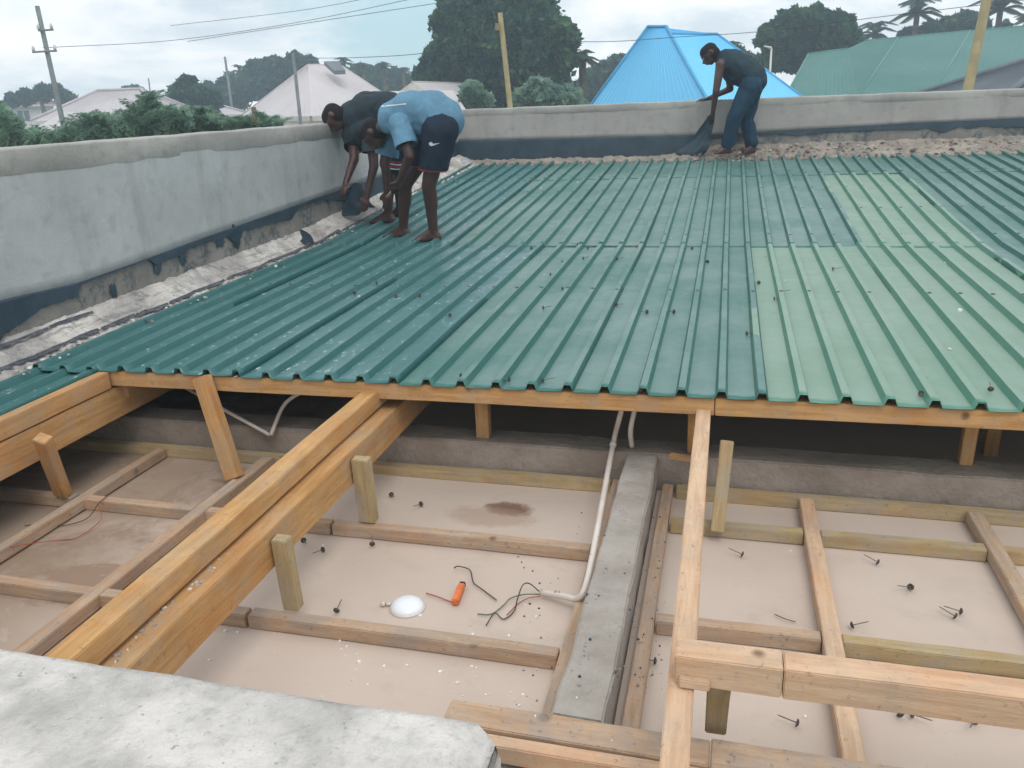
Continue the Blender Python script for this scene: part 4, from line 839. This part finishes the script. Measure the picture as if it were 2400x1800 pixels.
def hip_house(name, c, yaw, L, Wd, ze, zrg, ridge, rmat, wmat, cap, label, cat='house', nr=34, over=.5, windows=3, zg=-5.0):
    """c: plan centre, ze/zrg relative to the eye"""
    h = tag(empty(name, W(c[0], c[1], zg)), label, cat); cs, sn = math.cos(yaw), math.sin(yaw)
    T = lambda x, y, z: W(c[0]+x*cs-y*sn, c[1]+x*sn+y*cs, z)
    a, b, r = L/2, Wd/2, ridge/2
    q = [T(-a, -b, ze), T(a, -b, ze), T(a, b, ze), T(-a, b, ze)]; R1, R2 = T(-r, 0, zrg), T(r, 0, zrg)
    mb = MB(); ribbed(mb, q[0], q[1], R2, R1, nr, .03); ribbed(mb, q[2], q[3], R1, R2, nr, .03); ribbed(mb, q[1], q[2], R2, R2, int(nr*.7), .03); ribbed(mb, q[3], q[0], R1, R1, int(nr*.7), .03)
    mb.build('roof', rmat, h)
    for p, s in ((q[0], R1), (q[3], R1), (q[1], R2), (q[2], R2), (R1, R2)):
        mb = MB(); up = Vector((0, 0, .04)); mb.tube([p+up, s+up], .085, 6); mb.build('ridge_cap', cap, h, True)
    for i in range(4):
        p, s = q[i], q[(i+1) % 4]; mb = MB(); d = (s-p).normalized(); n = d.cross(Vector((0, 0, 1)))
        mb.add([p+n*.02, s+n*.02, s+n*.02-Vector((0, 0, .2)), p+n*.02-Vector((0, 0, .2)), p-n*.02, s-n*.02, s-n*.02-Vector((0, 0, .2)), p-n*.02-Vector((0, 0, .2))], [(0, 1, 2, 3), (7, 6, 5, 4), (0, 4, 5, 1), (3, 2, 6, 7)]); mb.build('fascia_board', FASC, h)
    a2, b2 = a-over, b-over; w = [(-a2, -b2), (a2, -b2), (a2, b2), (-a2, b2)]; mb = MB()
    for i in range(4):
        p, s = w[i], w[(i+1) % 4]; mb.add([T(*p, zg), T(*s, zg), T(*s, ze-.05), T(*p, ze-.05)], [(0, 1, 2, 3)])
    mb.build('wall', wmat, h)
    for side in (0, 1, 3):
        p, s = Vector(w[side]), Vector(w[(side+1) % 4]); d = (s-p); Ls = d.length; d.normalize(); nn = Vector((d.y, -d.x)); nw = max(1, int(Ls/3.2))
        for k in range(min(nw, windows)):
            m_ = p+d*(Ls*(k+.5)/min(nw, windows)); z0, z1 = ze-1.6, ze-.55
            mb = MB(); pts = [m_-d*.65+nn*.03, m_+d*.65+nn*.03]; A1, B1 = pts; e = nn*.04
            for (u0, u1, v0, v1) in ((-.65, .65, z0-.06, z0), (-.65, .65, z1, z1+.06), (-.65, -.59, z0, z1), (.59, .65, z0, z1), (-.03, .03, z0, z1)):
                c0, c1_ = m_+d*u0, m_+d*u1; mb.add([T(*(c0-e), v0), T(*(c1_-e), v0), T(*(c1_+e), v0), T(*(c0+e), v0), T(*(c0-e), v1), T(*(c1_-e), v1), T(*(c1_+e), v1), T(*(c0+e), v1)], [(0, 3, 2, 1), (4, 5, 6, 7), (0, 1, 5, 4), (1, 2, 6, 5), (2, 3, 7, 6), (3, 0, 4, 7)])
            wf = mb.build('window', FASC, h); mb = MB(); mb.add([T(*(A1-nn*.015), z0), T(*(B1-nn*.015), z0), T(*(B1-nn*.015), z1), T(*(A1-nn*.015), z1)], [(0, 1, 2, 3)]); mb.build('pane', GLASS, wf)
    return h, T
def planehouse(name, roofpolys, rmat, label, caps=(), cap=None, fascia=(), walls=(), wmat=None, cat='house', nr=16, base=None):
    h = tag(empty(name, base or roofpolys[0][0]), label, cat); mb = MB()
    for (a, b, c_, d) in roofpolys: ribbed(mb, a, b, c_, d, nr, .008)
    mb.build('roof', rmat, h)
    for p, s in caps: mb = MB(); mb.tube([p, s], .035, 6); mb.build('ridge_cap', cap or rmat, h, True)
    for p, s in fascia:
        mb = MB(); u = Vector((0, 0, .14)); d = (s-p).normalized().cross(Vector((0, 0, 1)))*.04; mb.add([p-d, s-d, s-u-d, p-u-d, p+d, s+d, s-u+d, p-u+d], [(0, 1, 2, 3), (7, 6, 5, 4), (0, 4, 5, 1), (3, 2, 6, 7)]); mb.build('fascia_board', FASC, h)
    if walls: 
        mb = MB()
        for p, s in walls: mb.add([p, s, Vector((s.x, s.y, 0)), Vector((p.x, p.y, 0))], [(0, 1, 2, 3)])
        mb.build('wall', wmat or WHW, h)
    return h
def down(p, z): return Vector((p.x, p.y, z))
# bright blue hip roof beyond the far wall
bl = aty(1330, 292, 20); bn = aty(1668, 236, 15.5); bn = aty(1715, 300, 16); brr = aty(1990, 308, 19.5); bf = bl+brr-bn
z_e = min(bl.z, bn.z, brr.z); bl.z = bn.z = brr.z = bf.z = z_e; r1 = aty(1566, 79, 18.7); tl, tr = aty(1519, 62, 19.0), aty(1562, 62, 18.7); r2 = aty(1680, 80, 19.6)
bh = planehouse('blue_roofed_house', [(bl, bn, tr, tl), (bn, brr, r2, r1), (brr, bf, r2, r2), (bf, bl, tl, r2), (tr, r1, bn, bn), (r2, r1, tr, tl)], BLUER, 'house with a bright sky blue hipped sheet roof beyond the far parapet', [(bn, tr), (r1, r2), (tl, tr), (brr, r2), (bl, tl)], BLUET, [(bl, bn), (bn, brr)], [(bl.lerp(bf, .05), bn.lerp(bf, .05)), (bn.lerp(bf, .05), brr.lerp(bf, .05))], CREAM, nr=26)
# green roofs on the right
gA, gB, gG, gI = aty(1838, 229, 29), aty(2012, 226, 28.6), aty(2185, 218, 28.6), aty(2600, 196, 28.6); gz = gB.z
for q_ in (gA, gG, gI): q_.z = gz
gD, gC, gE, gF, gH, gJ = aty(1895, 126, 33), aty(1987, 114, 33), aty(2028, 95, 34.5), aty(2105, 88, 35), aty(2275, 72, 35), aty(2640, 40, 35)
gback = Vector((2.5, 14, 0))
planehouse('green_roofed_house', [(gB, gG, gH, gF), (gG, gI, gJ, gH), (gB, gC, gE, gF)], GREENR, 'large house with long green sheet roof on the right behind the far parapet', [(gB, gF), (gG, gH), (gE, gF), (gF, gH), (gH, gJ)], GREENT, [(gB, gG), (gG, gI)], [(gB+Vector((.3, .5, 0)), gI+Vector((0, .5, 0)))], CREAM, nr=24)
planehouse('green_roofed_house', [(gA, gB, gC, gD), (gA+Vector((1.5, 6, 0)), gA, gD, gD)], GREENR, 'lower green roof end left of the big green one', [(gA, gD), (gD, gC)], GREENT, [(gA, gB)], [(gA+Vector((.5, .5, 0)), gB+Vector((0, .5, 0)))], CREAM, nr=16)
hip_house('grey_roofed_house', (aty(2560, 180, 23.5).x, 23.5), math.radians(8), 7.6, 7, -.5, aty(2500, 105, 23.5).z-EY, .8, GREYR, WHW, GREYR, 'purple grey hipped roof cut by the right edge of the photo', windows=2, nr=30)
# pale pinkish roof in the middle left
p = lambda x, y, Y: aty(x, y, Y)
rl, rr_ = p(722, 152, 27), p(796, 152, 27.6); el, en, er = p(560, 268, 27), p(735, 330, 22), p(960, 232, 27.5); ef = el+er-en
zz = p(560, 275, 27).z; el.z = er.z = en.z = ef.z = zz
ph = planehouse('pale_roofed_house', [(el, en, rl, rl), (en, er, rr_, rl), (er, ef, rr_, rr_), (ef, el, rl, rr_)], PALER, 'house with a broad pinkish grey hipped roof behind the left parapet corner', [(rl, rr_), (el, rl), (er, rr_)], PALER, [(el, en), (en, er)], [(el, en), (en, er)], WHW, nr=20)
mb = MB(); t0, t1, t2 = p(700, 240, 24.5), p(737, 240, 24.5), p(716, 219, 24.5); bk = Vector((.1, .7, .0)); mb.add([t0, t1, t2, t0+bk, t1+bk, t2+bk], [(0, 1, 2), (0, 2, 5, 3), (1, 4, 5, 2)]); mb.build('vent_gablet', GREYR, ph)
gg = tag(empty('solar_heater', p(785, 165, 26.8)), 'small grey panel frame on the ridge of the pale roof', 'roof panel'); mb = MB(); a, b, c_, d = p(760, 153, 26.5), p(795, 152, 26.5), p(810, 174, 25.8), p(784, 175, 25.8); up = Vector((0, 0, .12)); mb.add([a+up, b+up, c_+up, d+up, a, b, c_, d], [(0, 1, 2, 3), (0, 4, 5, 1), (1, 5, 6, 2), (2, 6, 7, 3), (3, 7, 4, 0)]); mb.build('panel', GREYR, gg)
# second pale house: small gable + flat strip
g0, g1, gp = p(925, 222, 30), p(1012, 222, 30), p(966, 192, 30); bk = Vector((.5, 5, 0)); 
h2 = planehouse('pale_gabled_house', [(g0, g0+bk, gp+bk, gp), (g1+bk, g1, gp, gp+bk)], PALER, 'small pale gabled roof peeking over the bent backs of the men', [(gp, gp+bk)], PALER, [], [(g0, g1)], WHW, nr=10)
mb = MB(); mb.add([g0, g1, gp], [(0, 1, 2)]); mb.build('gable', WHW, h2)
q0, q1, q2, q3 = p(985, 300, 24), p(1100, 268, 24.5), p(1062, 212, 29), p(880, 214, 29); planehouse('lean_to_shed', [(q0, q1, q2, q3)], PALER, 'low pale lean to roof with a rusty broken edge right of the men', [], None, [(q0, q1)], [(q0, q1)], WHW, nr=10)
# low white roofs at far left
hip_house('white_roofed_house', (aty(285, 240, 42).x, 42), math.radians(8), 7.2, 6, aty(250, 278, 42).z-EY, aty(250, 213, 42).z-EY, 2.6, PALER, WHW, PALER, 'low house with dull white hipped roof among the bushes on the left', windows=3, nr=24)
hip_house('white_roofed_house', (aty(440, 250, 50).x, 50), math.radians(-12), 6, 5, aty(430, 272, 50).z-EY, aty(430, 236, 50).z-EY, 2, PALER, WHW, PALER, 'smaller white roof half hidden by the feathery bushes left', windows=2, nr=18)
hip_house('red_roofed_house', (aty(66, 240, 76).x, 76), math.radians(20), 4.6, 4.2, aty(70, 246, 76).z-EY, aty(70, 226, 76).z-EY, 2.6, REDR, WHW, REDR, 'white walled house with faded red roof at the far left', windows=2, nr=16)
q0, q1, q2, q3 = p(80, 302, 33), p(168, 302, 33), p(180, 262, 37), p(150, 262, 37); planehouse('porch_roof', [(q0, q1, q2, q3)], PALER, 'small pale porch roof below the leaning pole at far left', [], None, [(q0, q1)], [(q0, q1)], WHW, nr=8)
mb = MB(); a, b = p(-60, 341, 16), p(105, 336, 16); dz = Vector((0, 0, .2)); dy = Vector((0, .2, 0)); mb.add([down(a, 0), down(b, 0), b, a, down(a+dy, 0), down(b+dy, 0), b+dy, a+dy], [(0, 1, 2, 3), (3, 2, 6, 7), (1, 5, 6, 2), (7, 6, 5, 4), (4, 0, 3, 7)]); tag(mb.build('boundary_wall', BANDC), 'low grey boundary wall just beyond the left parapet top', 'wall')

# ------------------------------------------------------------------ vegetation
def leafmat(name, c, k=1.):
    t = NT(name); co = t.coord(); col = t.mix(t.ramp(t.noise(co, 1.2, 4), .3, .7), c, tuple(v*.6 for v in c)); t.done(col, .6, .3)
    tr = t.n.new('ShaderNodeBsdfTranslucent'); tc_ = t.mix(.5, col, tuple(min(1, v*1.6) for v in c)); t.l.new(tc_, tr.inputs['Color']); ms = t.n.new('ShaderNodeMixShader'); ms.inputs[0].default_value = .45
    t.l.new(t.b.outputs[0], ms.inputs[1]); t.l.new(tr.outputs[0], ms.inputs[2]); t.l.new(ms.outputs[0], t.n['Material Output'].inputs['Surface']); return t.m
LF = [leafmat('leaf_dark', (.030, .098, .072)), leafmat('leaf_mid', (.048, .135, .082)), leafmat('leaf_light', (.095, .19, .07))]
LB = [leafmat('bush_leaf_dark', (.20, .32, .25)), leafmat('bush_leaf_mid', (.24, .38, .28)), leafmat('bush_leaf_light', (.30, .44, .28))]
BARK = simple('tree_bark', (.16, .12, .09), (.10, .08, .06), 3, .9)
nprng = np.random.default_rng(3)
def leaf_cloud(name, lobes, nleaf, size, mats, par, gap=.3, aspect=1.7):
    """leaf-sized quads through ellipsoid lobes; lobes = (centre, (rx,ry,rz))"""
    vol = np.array([r[0]*r[1]*r[2] for _, r in lobes])**.75; cnt = (vol/vol.sum()*nleaf).astype(int); C_l, mi = [], []
    for (c, r), n in zip(lobes, cnt):
        d = nprng.normal(size=(n, 3)); d /= np.linalg.norm(d, axis=1)[:, None]
        rad = nprng.uniform(.25, 1, n)**.45; ph = nprng.uniform(0, 50)
        bumpy = 1+.16*np.sin(d[:, 0]*7+ph)*np.cos(d[:, 2]*6+ph)+.12*np.sin(d[:, 1]*13+ph)+nprng.normal(0, .05, n)
        P = np.array(c)+d*np.array(r)*(rad*bumpy)[:, None]
        clump = np.sin(P[:, 0]*2.3+ph)*np.sin(P[:, 1]*2.1)*np.sin(P[:, 2]*2.9+1)
        keep = clump+nprng.uniform(-.5, .5, n) > -gap*-1-1.0
        P = P[keep]; m = np.clip(((clump[keep]+nprng.normal(0, .5, len(P))+1.0)*1.4).astype(int), 0, 2); C_l.append(P); mi.append(m)
    P = np.concatenate(C_l); m = np.concatenate(mi); n = len(P)
    a = nprng.normal(size=(n, 3)); a[:, 2] -= .3; a /= np.linalg.norm(a, axis=1)[:, None]; b = nprng.normal(size=(n, 3)); b = np.cross(a, b); b /= np.linalg.norm(b, axis=1)[:, None]
    s = size*nprng.uniform(.6, 1.4, n)[:, None]; V = np.stack([P-a*s*aspect*.5, P+b*s*.5, P+a*s*aspect*.5, P-b*s*.5], 1).reshape(-1, 3)
    me = bpy.data.meshes.new(name); me.vertices.add(4*n); me.vertices.foreach_set('co', V.ravel().astype(np.float32)); me.loops.add(4*n); me.loops.foreach_set('vertex_index', np.arange(4*n, dtype=np.int32))
    me.polygons.add(n); me.polygons.foreach_set('loop_start', np.arange(0, 4*n, 4, dtype=np.int32)); me.polygons.foreach_set('loop_total', np.full(n, 4, dtype=np.int32))
    [me.materials.append(x) for x in mats]; me.polygons.foreach_set('material_index', m.astype(np.int32)); me.update(calc_edges=True)
    o = bpy.data.objects.new(name, me); COL.objects.link(o); setparent(o, par); return o
def tree(px, Y, lobes_px, nleaf, size, label, mats=LF, trunk_r=.3, name='broadleaf_tree', cat='tree', depth=.8, group=None):
    """lobes_px: (x, y, radius_px[, ratio]) in photo pixels at distance Y"""
    base = aty(px, 300, Y); t = tag(empty(name, (base.x, base.y, 0)), label, cat, group); lob = []
    k = Y/math.cos(math.atan2((px-1200), FPX))/FPX*1.0
    for i, l in enumerate(lobes_px):
        x, y, r = l[:3]; R = r*Y/FPX*1.03; c = aty(x, y, Y+rnd.uniform(-.5, .5)*R*depth); lob.append((tuple(c), (R, R*depth, R*(l[3] if len(l) > 3 else .85))))
    leaf_cloud('crown', lob, nleaf, size, mats, t)
    mb = MB(); top = Vector((base.x, base.y, min(c[2] for c, _ in lob)+.3)); mb.tube([(base.x, base.y, 0), (base.x+.1, base.y, top.z*.5), top], [trunk_r*1.25, trunk_r, trunk_r*.8], 10)
    for c, r in ([] if name == 'leafy_bush' else lob[:7]): c = Vector(c); mb.tube(spline([top-Vector((0, 0, .2)), top.lerp(c, .5)+Vector((0, 0, .2)), c], 3), [trunk_r*.6, trunk_r*.5, trunk_r*.4, trunk_r*.35, trunk_r*.3, trunk_r*.2, trunk_r*.08][:7], 6)
    mb.build('trunk', BARK, t, True); return t
# the big mango tree
tree(1170, 36, [(1080, 40, 60), (1150, 20, 75), (1230, 45, 70), (1290, 85, 50), (1075, 110, 60), (1160, 110, 95), (1250, 140, 80), (1320, 80, 32), (1338, 95, 20), (1022, 135, 32), (1010, 170, 34), (1060, 190, 60), (1150, 200, 80), (1240, 210, 70), (1300, 225, 45), (1030, 225, 45), (1120, 10, 60), (1200, 0, 60), (1310, 125, 22)],
     120000, .17, 'huge dark rounded mango tree standing behind the middle of the far parapet', trunk_r=.5)
tree(1100, 27, [(1105, 215, 24), (1100, 238, 22), (1135, 235, 18)], 5000, .14, 'light green young tree in front of the huge dark tree', LB, .1, depth=1)
tree(1290, 28, [(1230, 240, 34), (1280, 225, 34), (1330, 235, 34), (1260, 205, 24)], 10000, .15, 'mid green bushy tree right of the yellow pole foot', LB, .12, depth=1)
tree(1430, 60, [(1370, 215, 30), (1410, 180, 34), (1450, 165, 34), (1470, 150, 18), (1350, 240, 26), (1420, 220, 40)], 9000, .3, 'hazy round tree left of the blue roof', LF, .25)
tree(1900, 46, [(1850, 60, 34), (1900, 65, 44), (1950, 75, 42), (1985, 95, 28), (1810, 90, 30), (1860, 110, 50), (1920, 110, 50), (1800, 75, 18), (1880, 40, 18), (1975, 65, 18), (1820, 135, 30), (1985, 115, 20)], 52000, .19, 'broad dark tree rising above the smaller green roof', trunk_r=.4)
tree(1760, 50, [(1720, 130, 20), (1740, 150, 24), (1775, 155, 22), (1700, 120, 14)], 4000, .28, 'small dark tree seen above the back of the man at the far wall', LF, .2)
tree(2200, 60, [(2130, 88, 20), (2180, 78, 24), (2230, 66, 24), (2262, 52, 22), (2290, 66, 22), (2350, 72, 16)], 16000, .22, 'long low dark tree crown above the ridge of the big green roof', LF, .3)
tree(560, 70, [(600, 165, 28), (640, 160, 30), (690, 145, 24), (725, 150, 22), (540, 205, 34), (590, 200, 40), (640, 190, 34), (490, 215, 26), (545, 225, 40), (700, 170, 30)], 30000, .25, 'dark hazy wood behind the pale hipped roof left', LF, .3)
tree(450, 45, [(440, 200, 24), (420, 220, 24), (465, 225, 26), (490, 235, 28), (450, 245, 30)], 9000, .25, 'rounded dark tree left of the distant thin pole', LF, .2)
tree(870, 75, [(800, 175, 22), (840, 175, 26), (880, 178, 26), (920, 185, 26), (950, 195, 22), (860, 195, 34), (910, 205, 30)], 16000, .25, 'low dark trees filling the gap between pale roof and mango tree', LF, .25)
tree(990, 40, [(990, 175, 20), (1000, 200, 26)], 3500, .22, 'dark shrub at the left foot of the huge dark tree', LF, .15)
tree(110, 62, [(60, 228, 22), (100, 218, 22), (130, 212, 18), (150, 228, 20), (165, 238, 18), (30, 235, 18)], 7000, .3, 'dark hedge like trees behind the red roofed house', LF, .2)
tree(225, 70, [(215, 232, 10), (250, 228, 8), (235, 240, 14), (262, 218, 5)], 1500, .3, 'tiny distant trees beyond the low white roof', LF, .2)
tree(310, 80, [(295, 208, 8, .5), (315, 207, 11, .5), (330, 210, 7, .5)], 1200, .3, 'flat topped distant tree showing over the low white roof', LF, .2)
# feathery bushes behind the left parapet: leaf cloud plus arching sprays
def bush(px, Y, lobes, nleaf, size, label, sprays=10, hz=1., mats=LB):
    t = tree(px, Y, lobes, nleaf, size, label, mats, .05, 'leafy_bush', 'bush', 1.)
    for k in range(sprays):
        l = rnd.choice(lobes); s = aty(l[0], l[1], Y+rnd.uniform(-.5, .5)); a = rnd.uniform(-1.1, 1.1); L = l[2]*Y/FPX*rnd.uniform(1.1, 1.9); e = s+Vector((math.sin(a)*L, rnd.uniform(-.3, .3), math.cos(a)*L*.9)); mid = s.lerp(e, .5)+Vector((0, 0, L*.12))
        pts = spline([s, mid, e-Vector((0, 0, L*.05))], 6); mb = MB(); mb.tube(pts, .0025, 4, 1, False)
        for i, q in enumerate(pts[2:]):
            for sd_ in (-1, 1):
                for rep in range(3):
                    d = Vector((sd_*math.cos(a)+rnd.uniform(-.3, .3), rnd.uniform(-.6, .6), rnd.uniform(-.5, .4))).normalized()*size*1.5; w = Vector((0, .3, 1)).cross(d).normalized()*size*.22; mb.add([q, q+d*.5+w, q+d, q+d*.5-w], [(0, 1, 2, 3)], 1)
        mb.build('branch', [BARK, mats[1]], t)
bush(20, 13, [(0, 272, 30), (30, 292, 26), (-30, 300, 50), (20, 320, 34), (80, 325, 26)], 5500, .075, 'leafy bush at the left edge behind the parapet', 16)
bush(190, 13, [(160, 318, 22), (200, 300, 24), (250, 290, 26), (130, 330, 26), (200, 325, 34), (260, 310, 30), (212, 275, 9)], 6500, .065, 'leafy bush below the leaning crossarm pole', 45)
bush(345, 12, [(350, 250, 22), (325, 275, 30), (375, 275, 30), (340, 300, 40), (395, 300, 34), (300, 300, 30), (352, 226, 9), (425, 285, 26)], 8500, .06, 'tallest feathery bush with a spiky top behind the left parapet', 70)
bush(450, 13, [(450, 290, 28), (420, 300, 30), (490, 292, 26), (470, 268, 14), (520, 302, 22)], 5500, .06, 'feathery bush between the tallest bush and the thin arching shrub', 45)
bush(600, 12.5, [(580, 290, 18), (620, 286, 16), (560, 298, 18), (650, 292, 12), (540, 296, 16)], 2600, .05, 'thin arching shrub in front of the pale hipped roof', 60)
bush(250, 20, [(60, 335, 40), (160, 335, 40), (280, 320, 45), (400, 300, 45), (500, 292, 34)], 10000, .11, 'thick mass of shrubs filling the ground behind the left parapet', 4)

FR = leafmat('palm_frond', (.045, .095, .055)); FRD = leafmat('old_palm_frond', (.09, .09, .05))
def palm(x, y, Y, R, label, n=24, trunk=.16, lean=0.):
    c = aty(x, y, Y); t = tag(empty('palm_tree', (c.x-lean, c.y, 0)), label, 'palm tree', None); Rm = R*Y/FPX
    mb = MB(); mb.tube(spline([(c.x-lean, c.y, 0), (c.x-lean*.6, c.y, c.z*.5), c], 5), trunk, 8); mb.build('trunk', BARK, t, True)
    for k in range(n):
        a = 2*math.pi*k/n+rnd.uniform(-.2, .2); el = rnd.uniform(-.35, 1.4); L = Rm*rnd.uniform(.85, 1.2)
        h = Vector((math.cos(a), math.sin(a), 0)); pts = spline([c, c+h*L*.45*math.cos(el)+Vector((0, 0, L*.45*math.sin(el))), c+h*L*.9*math.cos(el*.6)+Vector((0, 0, L*(.55*math.sin(el)-.22)))], 6)
        mb = MB(); mb.tube(pts, [.02*Rm/2]*len(pts), 4, 0, False)
        for i in range(1, len(pts)):
            d = (pts[i]-pts[i-1]).normalized(); sv = d.cross(Vector((0, 0, 1))).normalized(); ll = Rm*.27*math.sin(math.pi*min(.97, (i+1)/(len(pts)+1)))+.04*Rm
            for sg in (-1, 1):
                for u in (0., .25, .5, .75):
                    q = pts[i-1].lerp(pts[i], u); tip = q+sv*sg*ll*.65+d*ll*.55-Vector((0, 0, ll*.35)); w = d*Rm*.020; mb.add([q-w, q+w, tip], [(0, 1, 2)], 0)
        mb.build('frond', FR if el > .1 or k % 3 else FRD, t)
    return t
palm(1365, 138, 38, 50, 'coconut palm between the huge dark tree and the blue roof')
palm(2052, 78, 60, 46, 'short bushy palm just left of the tall coconut palm', trunk=.2)
palm(2150, 30, 58, 56, 'tall coconut palm above the ridge where the two green roofs meet')
palm(2345, 22, 55, 62, 'large coconut palm behind the yellowish pole at the right')
palm(2420, 60, 52, 46, 'palm fronds entering at the right edge of the photo')
palm(560, 165, 80, 26, 'lone small distant palm between the two thin poles'); palm(604, 152, 75, 22, 'dark palm standing out of the wood left of the pale roof')
palm(806, 148, 70, 28, 'distant palm just right of the pale roof ridge'); palm(850, 158, 72, 24, 'distant palm in the middle of the far row'); palm(900, 160, 70, 30, 'distant palm with upright fronds above the low dark trees'); palm(945, 168, 74, 22, 'small distant palm nearest the huge dark tree on its left')
palm(1715, 112, 45, 26, 'dark palm top rising right behind the blue roof ridge')

# ------------------------------------------------------------------ poles and wires
POLE = simple('grey_weathered_pole', (.20, .22, .22), (.15, .17, .17), 3, .85); POLEY = simple('yellowish_timber_pole', (.36, .30, .16), (.27, .23, .13), 5, .8); WIREM = simple('dark_cable', (.09, .09, .10), None, 5, .6)
def pole(x0, y0, x1, y1, Y, r, mat, label, arms=()):
    """top pixel, bottom pixel; continues down to the ground"""
    a = aty(x0, y0, Y); b = aty(x1, y1, Y); d = (b-a); g = a+d*((a.z)/(a.z-b.z)); t = tag(empty('utility_pole', (g.x, g.y, 0)), label, 'pole')
    mb = MB(); mb.tube([a, a.lerp(g, .5), g], [r*.8, r, r*1.15], 10); mb.build('pole_shaft', mat, t, True)
    for (ay, hl, tilt) in arms:
        c = a+(b-a)*((ay-y0)/(y1-y0)); mb = MB(); mb.tube([c+Vector((-hl[0], -.12, tilt)), c+Vector((hl[1], -.12, -tilt))], .035, 6); ar = mb.build('crossarm', mat, t)
        for s in (-hl[0]*.9, hl[1]*.9): mb = MB(); q = c+Vector((s, -.12, 0)); mb.tube([q+Vector((0, 0, .03)), q+Vector((0, 0, .1)), q+Vector((0, 0, .2))], [.04, .055, .03], 6); mb.build('insulator', WHW, ar, True)
    return a
pole(87, 14, 150, 300, 26, .095, POLE, 'tall leaning grey pole with two crossarms at the far left', [(70, (.05, .55), 0), (118, (.50, .50), 0)])
pole(527, 133, 537, 205, 60, .11, POLE, 'thin distant grey pole left of the pale roof'); pole(687, 124, 705, 292, 20, .05, POLE, 'thin grey pole standing in front of the pale roof', [])
pole(348, 183, 352, 215, 40, .04, POLE, 'thin mast sticking out of the tallest feathery bush')
pole(1172, 30, 1197, 262, 13.5, .048, POLEY, 'straw coloured timber pole in front of the huge dark tree'); mb = MB(); c = aty(1166, 63, 13.4); mb.box(c-Vector((.03, .03, .05)), c+Vector((.03, .03, .05))); tag(mb.build('junction_box', POLEY), 'small box fixed near the top of the straw coloured pole', 'box')
pole(2325, -60, 2264, 230, 15, .085, POLEY, 'thick yellowish pole leaning at the right over the green roof')
wp = tag(empty('street_lamp', aty(1809, 115, 26)), 'thin white lamp post between blue roof and smaller green roof', 'street lamp'); a, b = aty(1808, 113, 26), aty(1808, 190, 26); mb = MB(); mb.tube([a, Vector((b.x, b.y, 0))], .028, 8); mb.build('post', FASC, wp, True)
mb = MB(); mb.tube([a, aty(1790, 108, 26)], [.05, .02], 6); mb.build('lamp_arm', FASC, wp, True)
def cable(px, label, r=.012):
    pts = [aty(x, y, Y) for x, y, Y in px]; mb = MB(); mb.tube(spline(pts, 8), r, 5, 0, False); tag(mb.build('power_line', WIREM, None, True), label, 'cable')
cable([(100, 112, 26), (400, 95, 30), (700, 52, 30), (1000, -10, 30)], 'upper thin power line sagging across the sky from the crossarm pole', .010)
cable([(400, 60, 32), (700, 25, 30), (900, -12, 30)], 'highest thin power line leaving the top left of the photo', .009)
cable([(440, 97, 30), (700, 57, 29), (1060, 2, 28)], 'lower of the two paired power lines above the pale roof', .010)
cable([(690, 136, 20), (830, 135, 17), (1000, 124, 15), (1172, 88, 13.5)], 'dark cable from the thin grey pole to the straw coloured pole', .006)
cable([(1172, 88, 13.5), (1400, 98, 14), (1600, 86, 15), (1790, 73, 15), (2100, 35, 15), (2312, 10, 15)], 'dark cable crossing in front of the blue roof to the yellowish pole', .005)
cable([(2312, 10, 15), (2380, 2, 16), (2460, -6, 17)], 'short cable leaving the yellowish pole at the right edge', .006)

# ------------------------------------------------------------------ air
hz = MB(); hz.box((-75, -6, -1), (60, 92, 17)); t = bpy.data.materials.new('haze_air'); t.use_nodes = True; t.node_tree.nodes.remove(t.node_tree.nodes['Principled BSDF'])
pv = t.node_tree.nodes.new('ShaderNodeVolumePrincipled'); pv.inputs['Color'].default_value = (.70, .87, 1, 1); pv.inputs['Density'].default_value = .0048; pv.inputs['Anisotropy'].default_value = .2
t.node_tree.links.new(pv.outputs[0], t.node_tree.nodes['Material Output'].inputs['Volume']); tag(hz.build('haze', t), 'thin bluish haze in the humid air over the whole place', 'haze', kind='stuff')
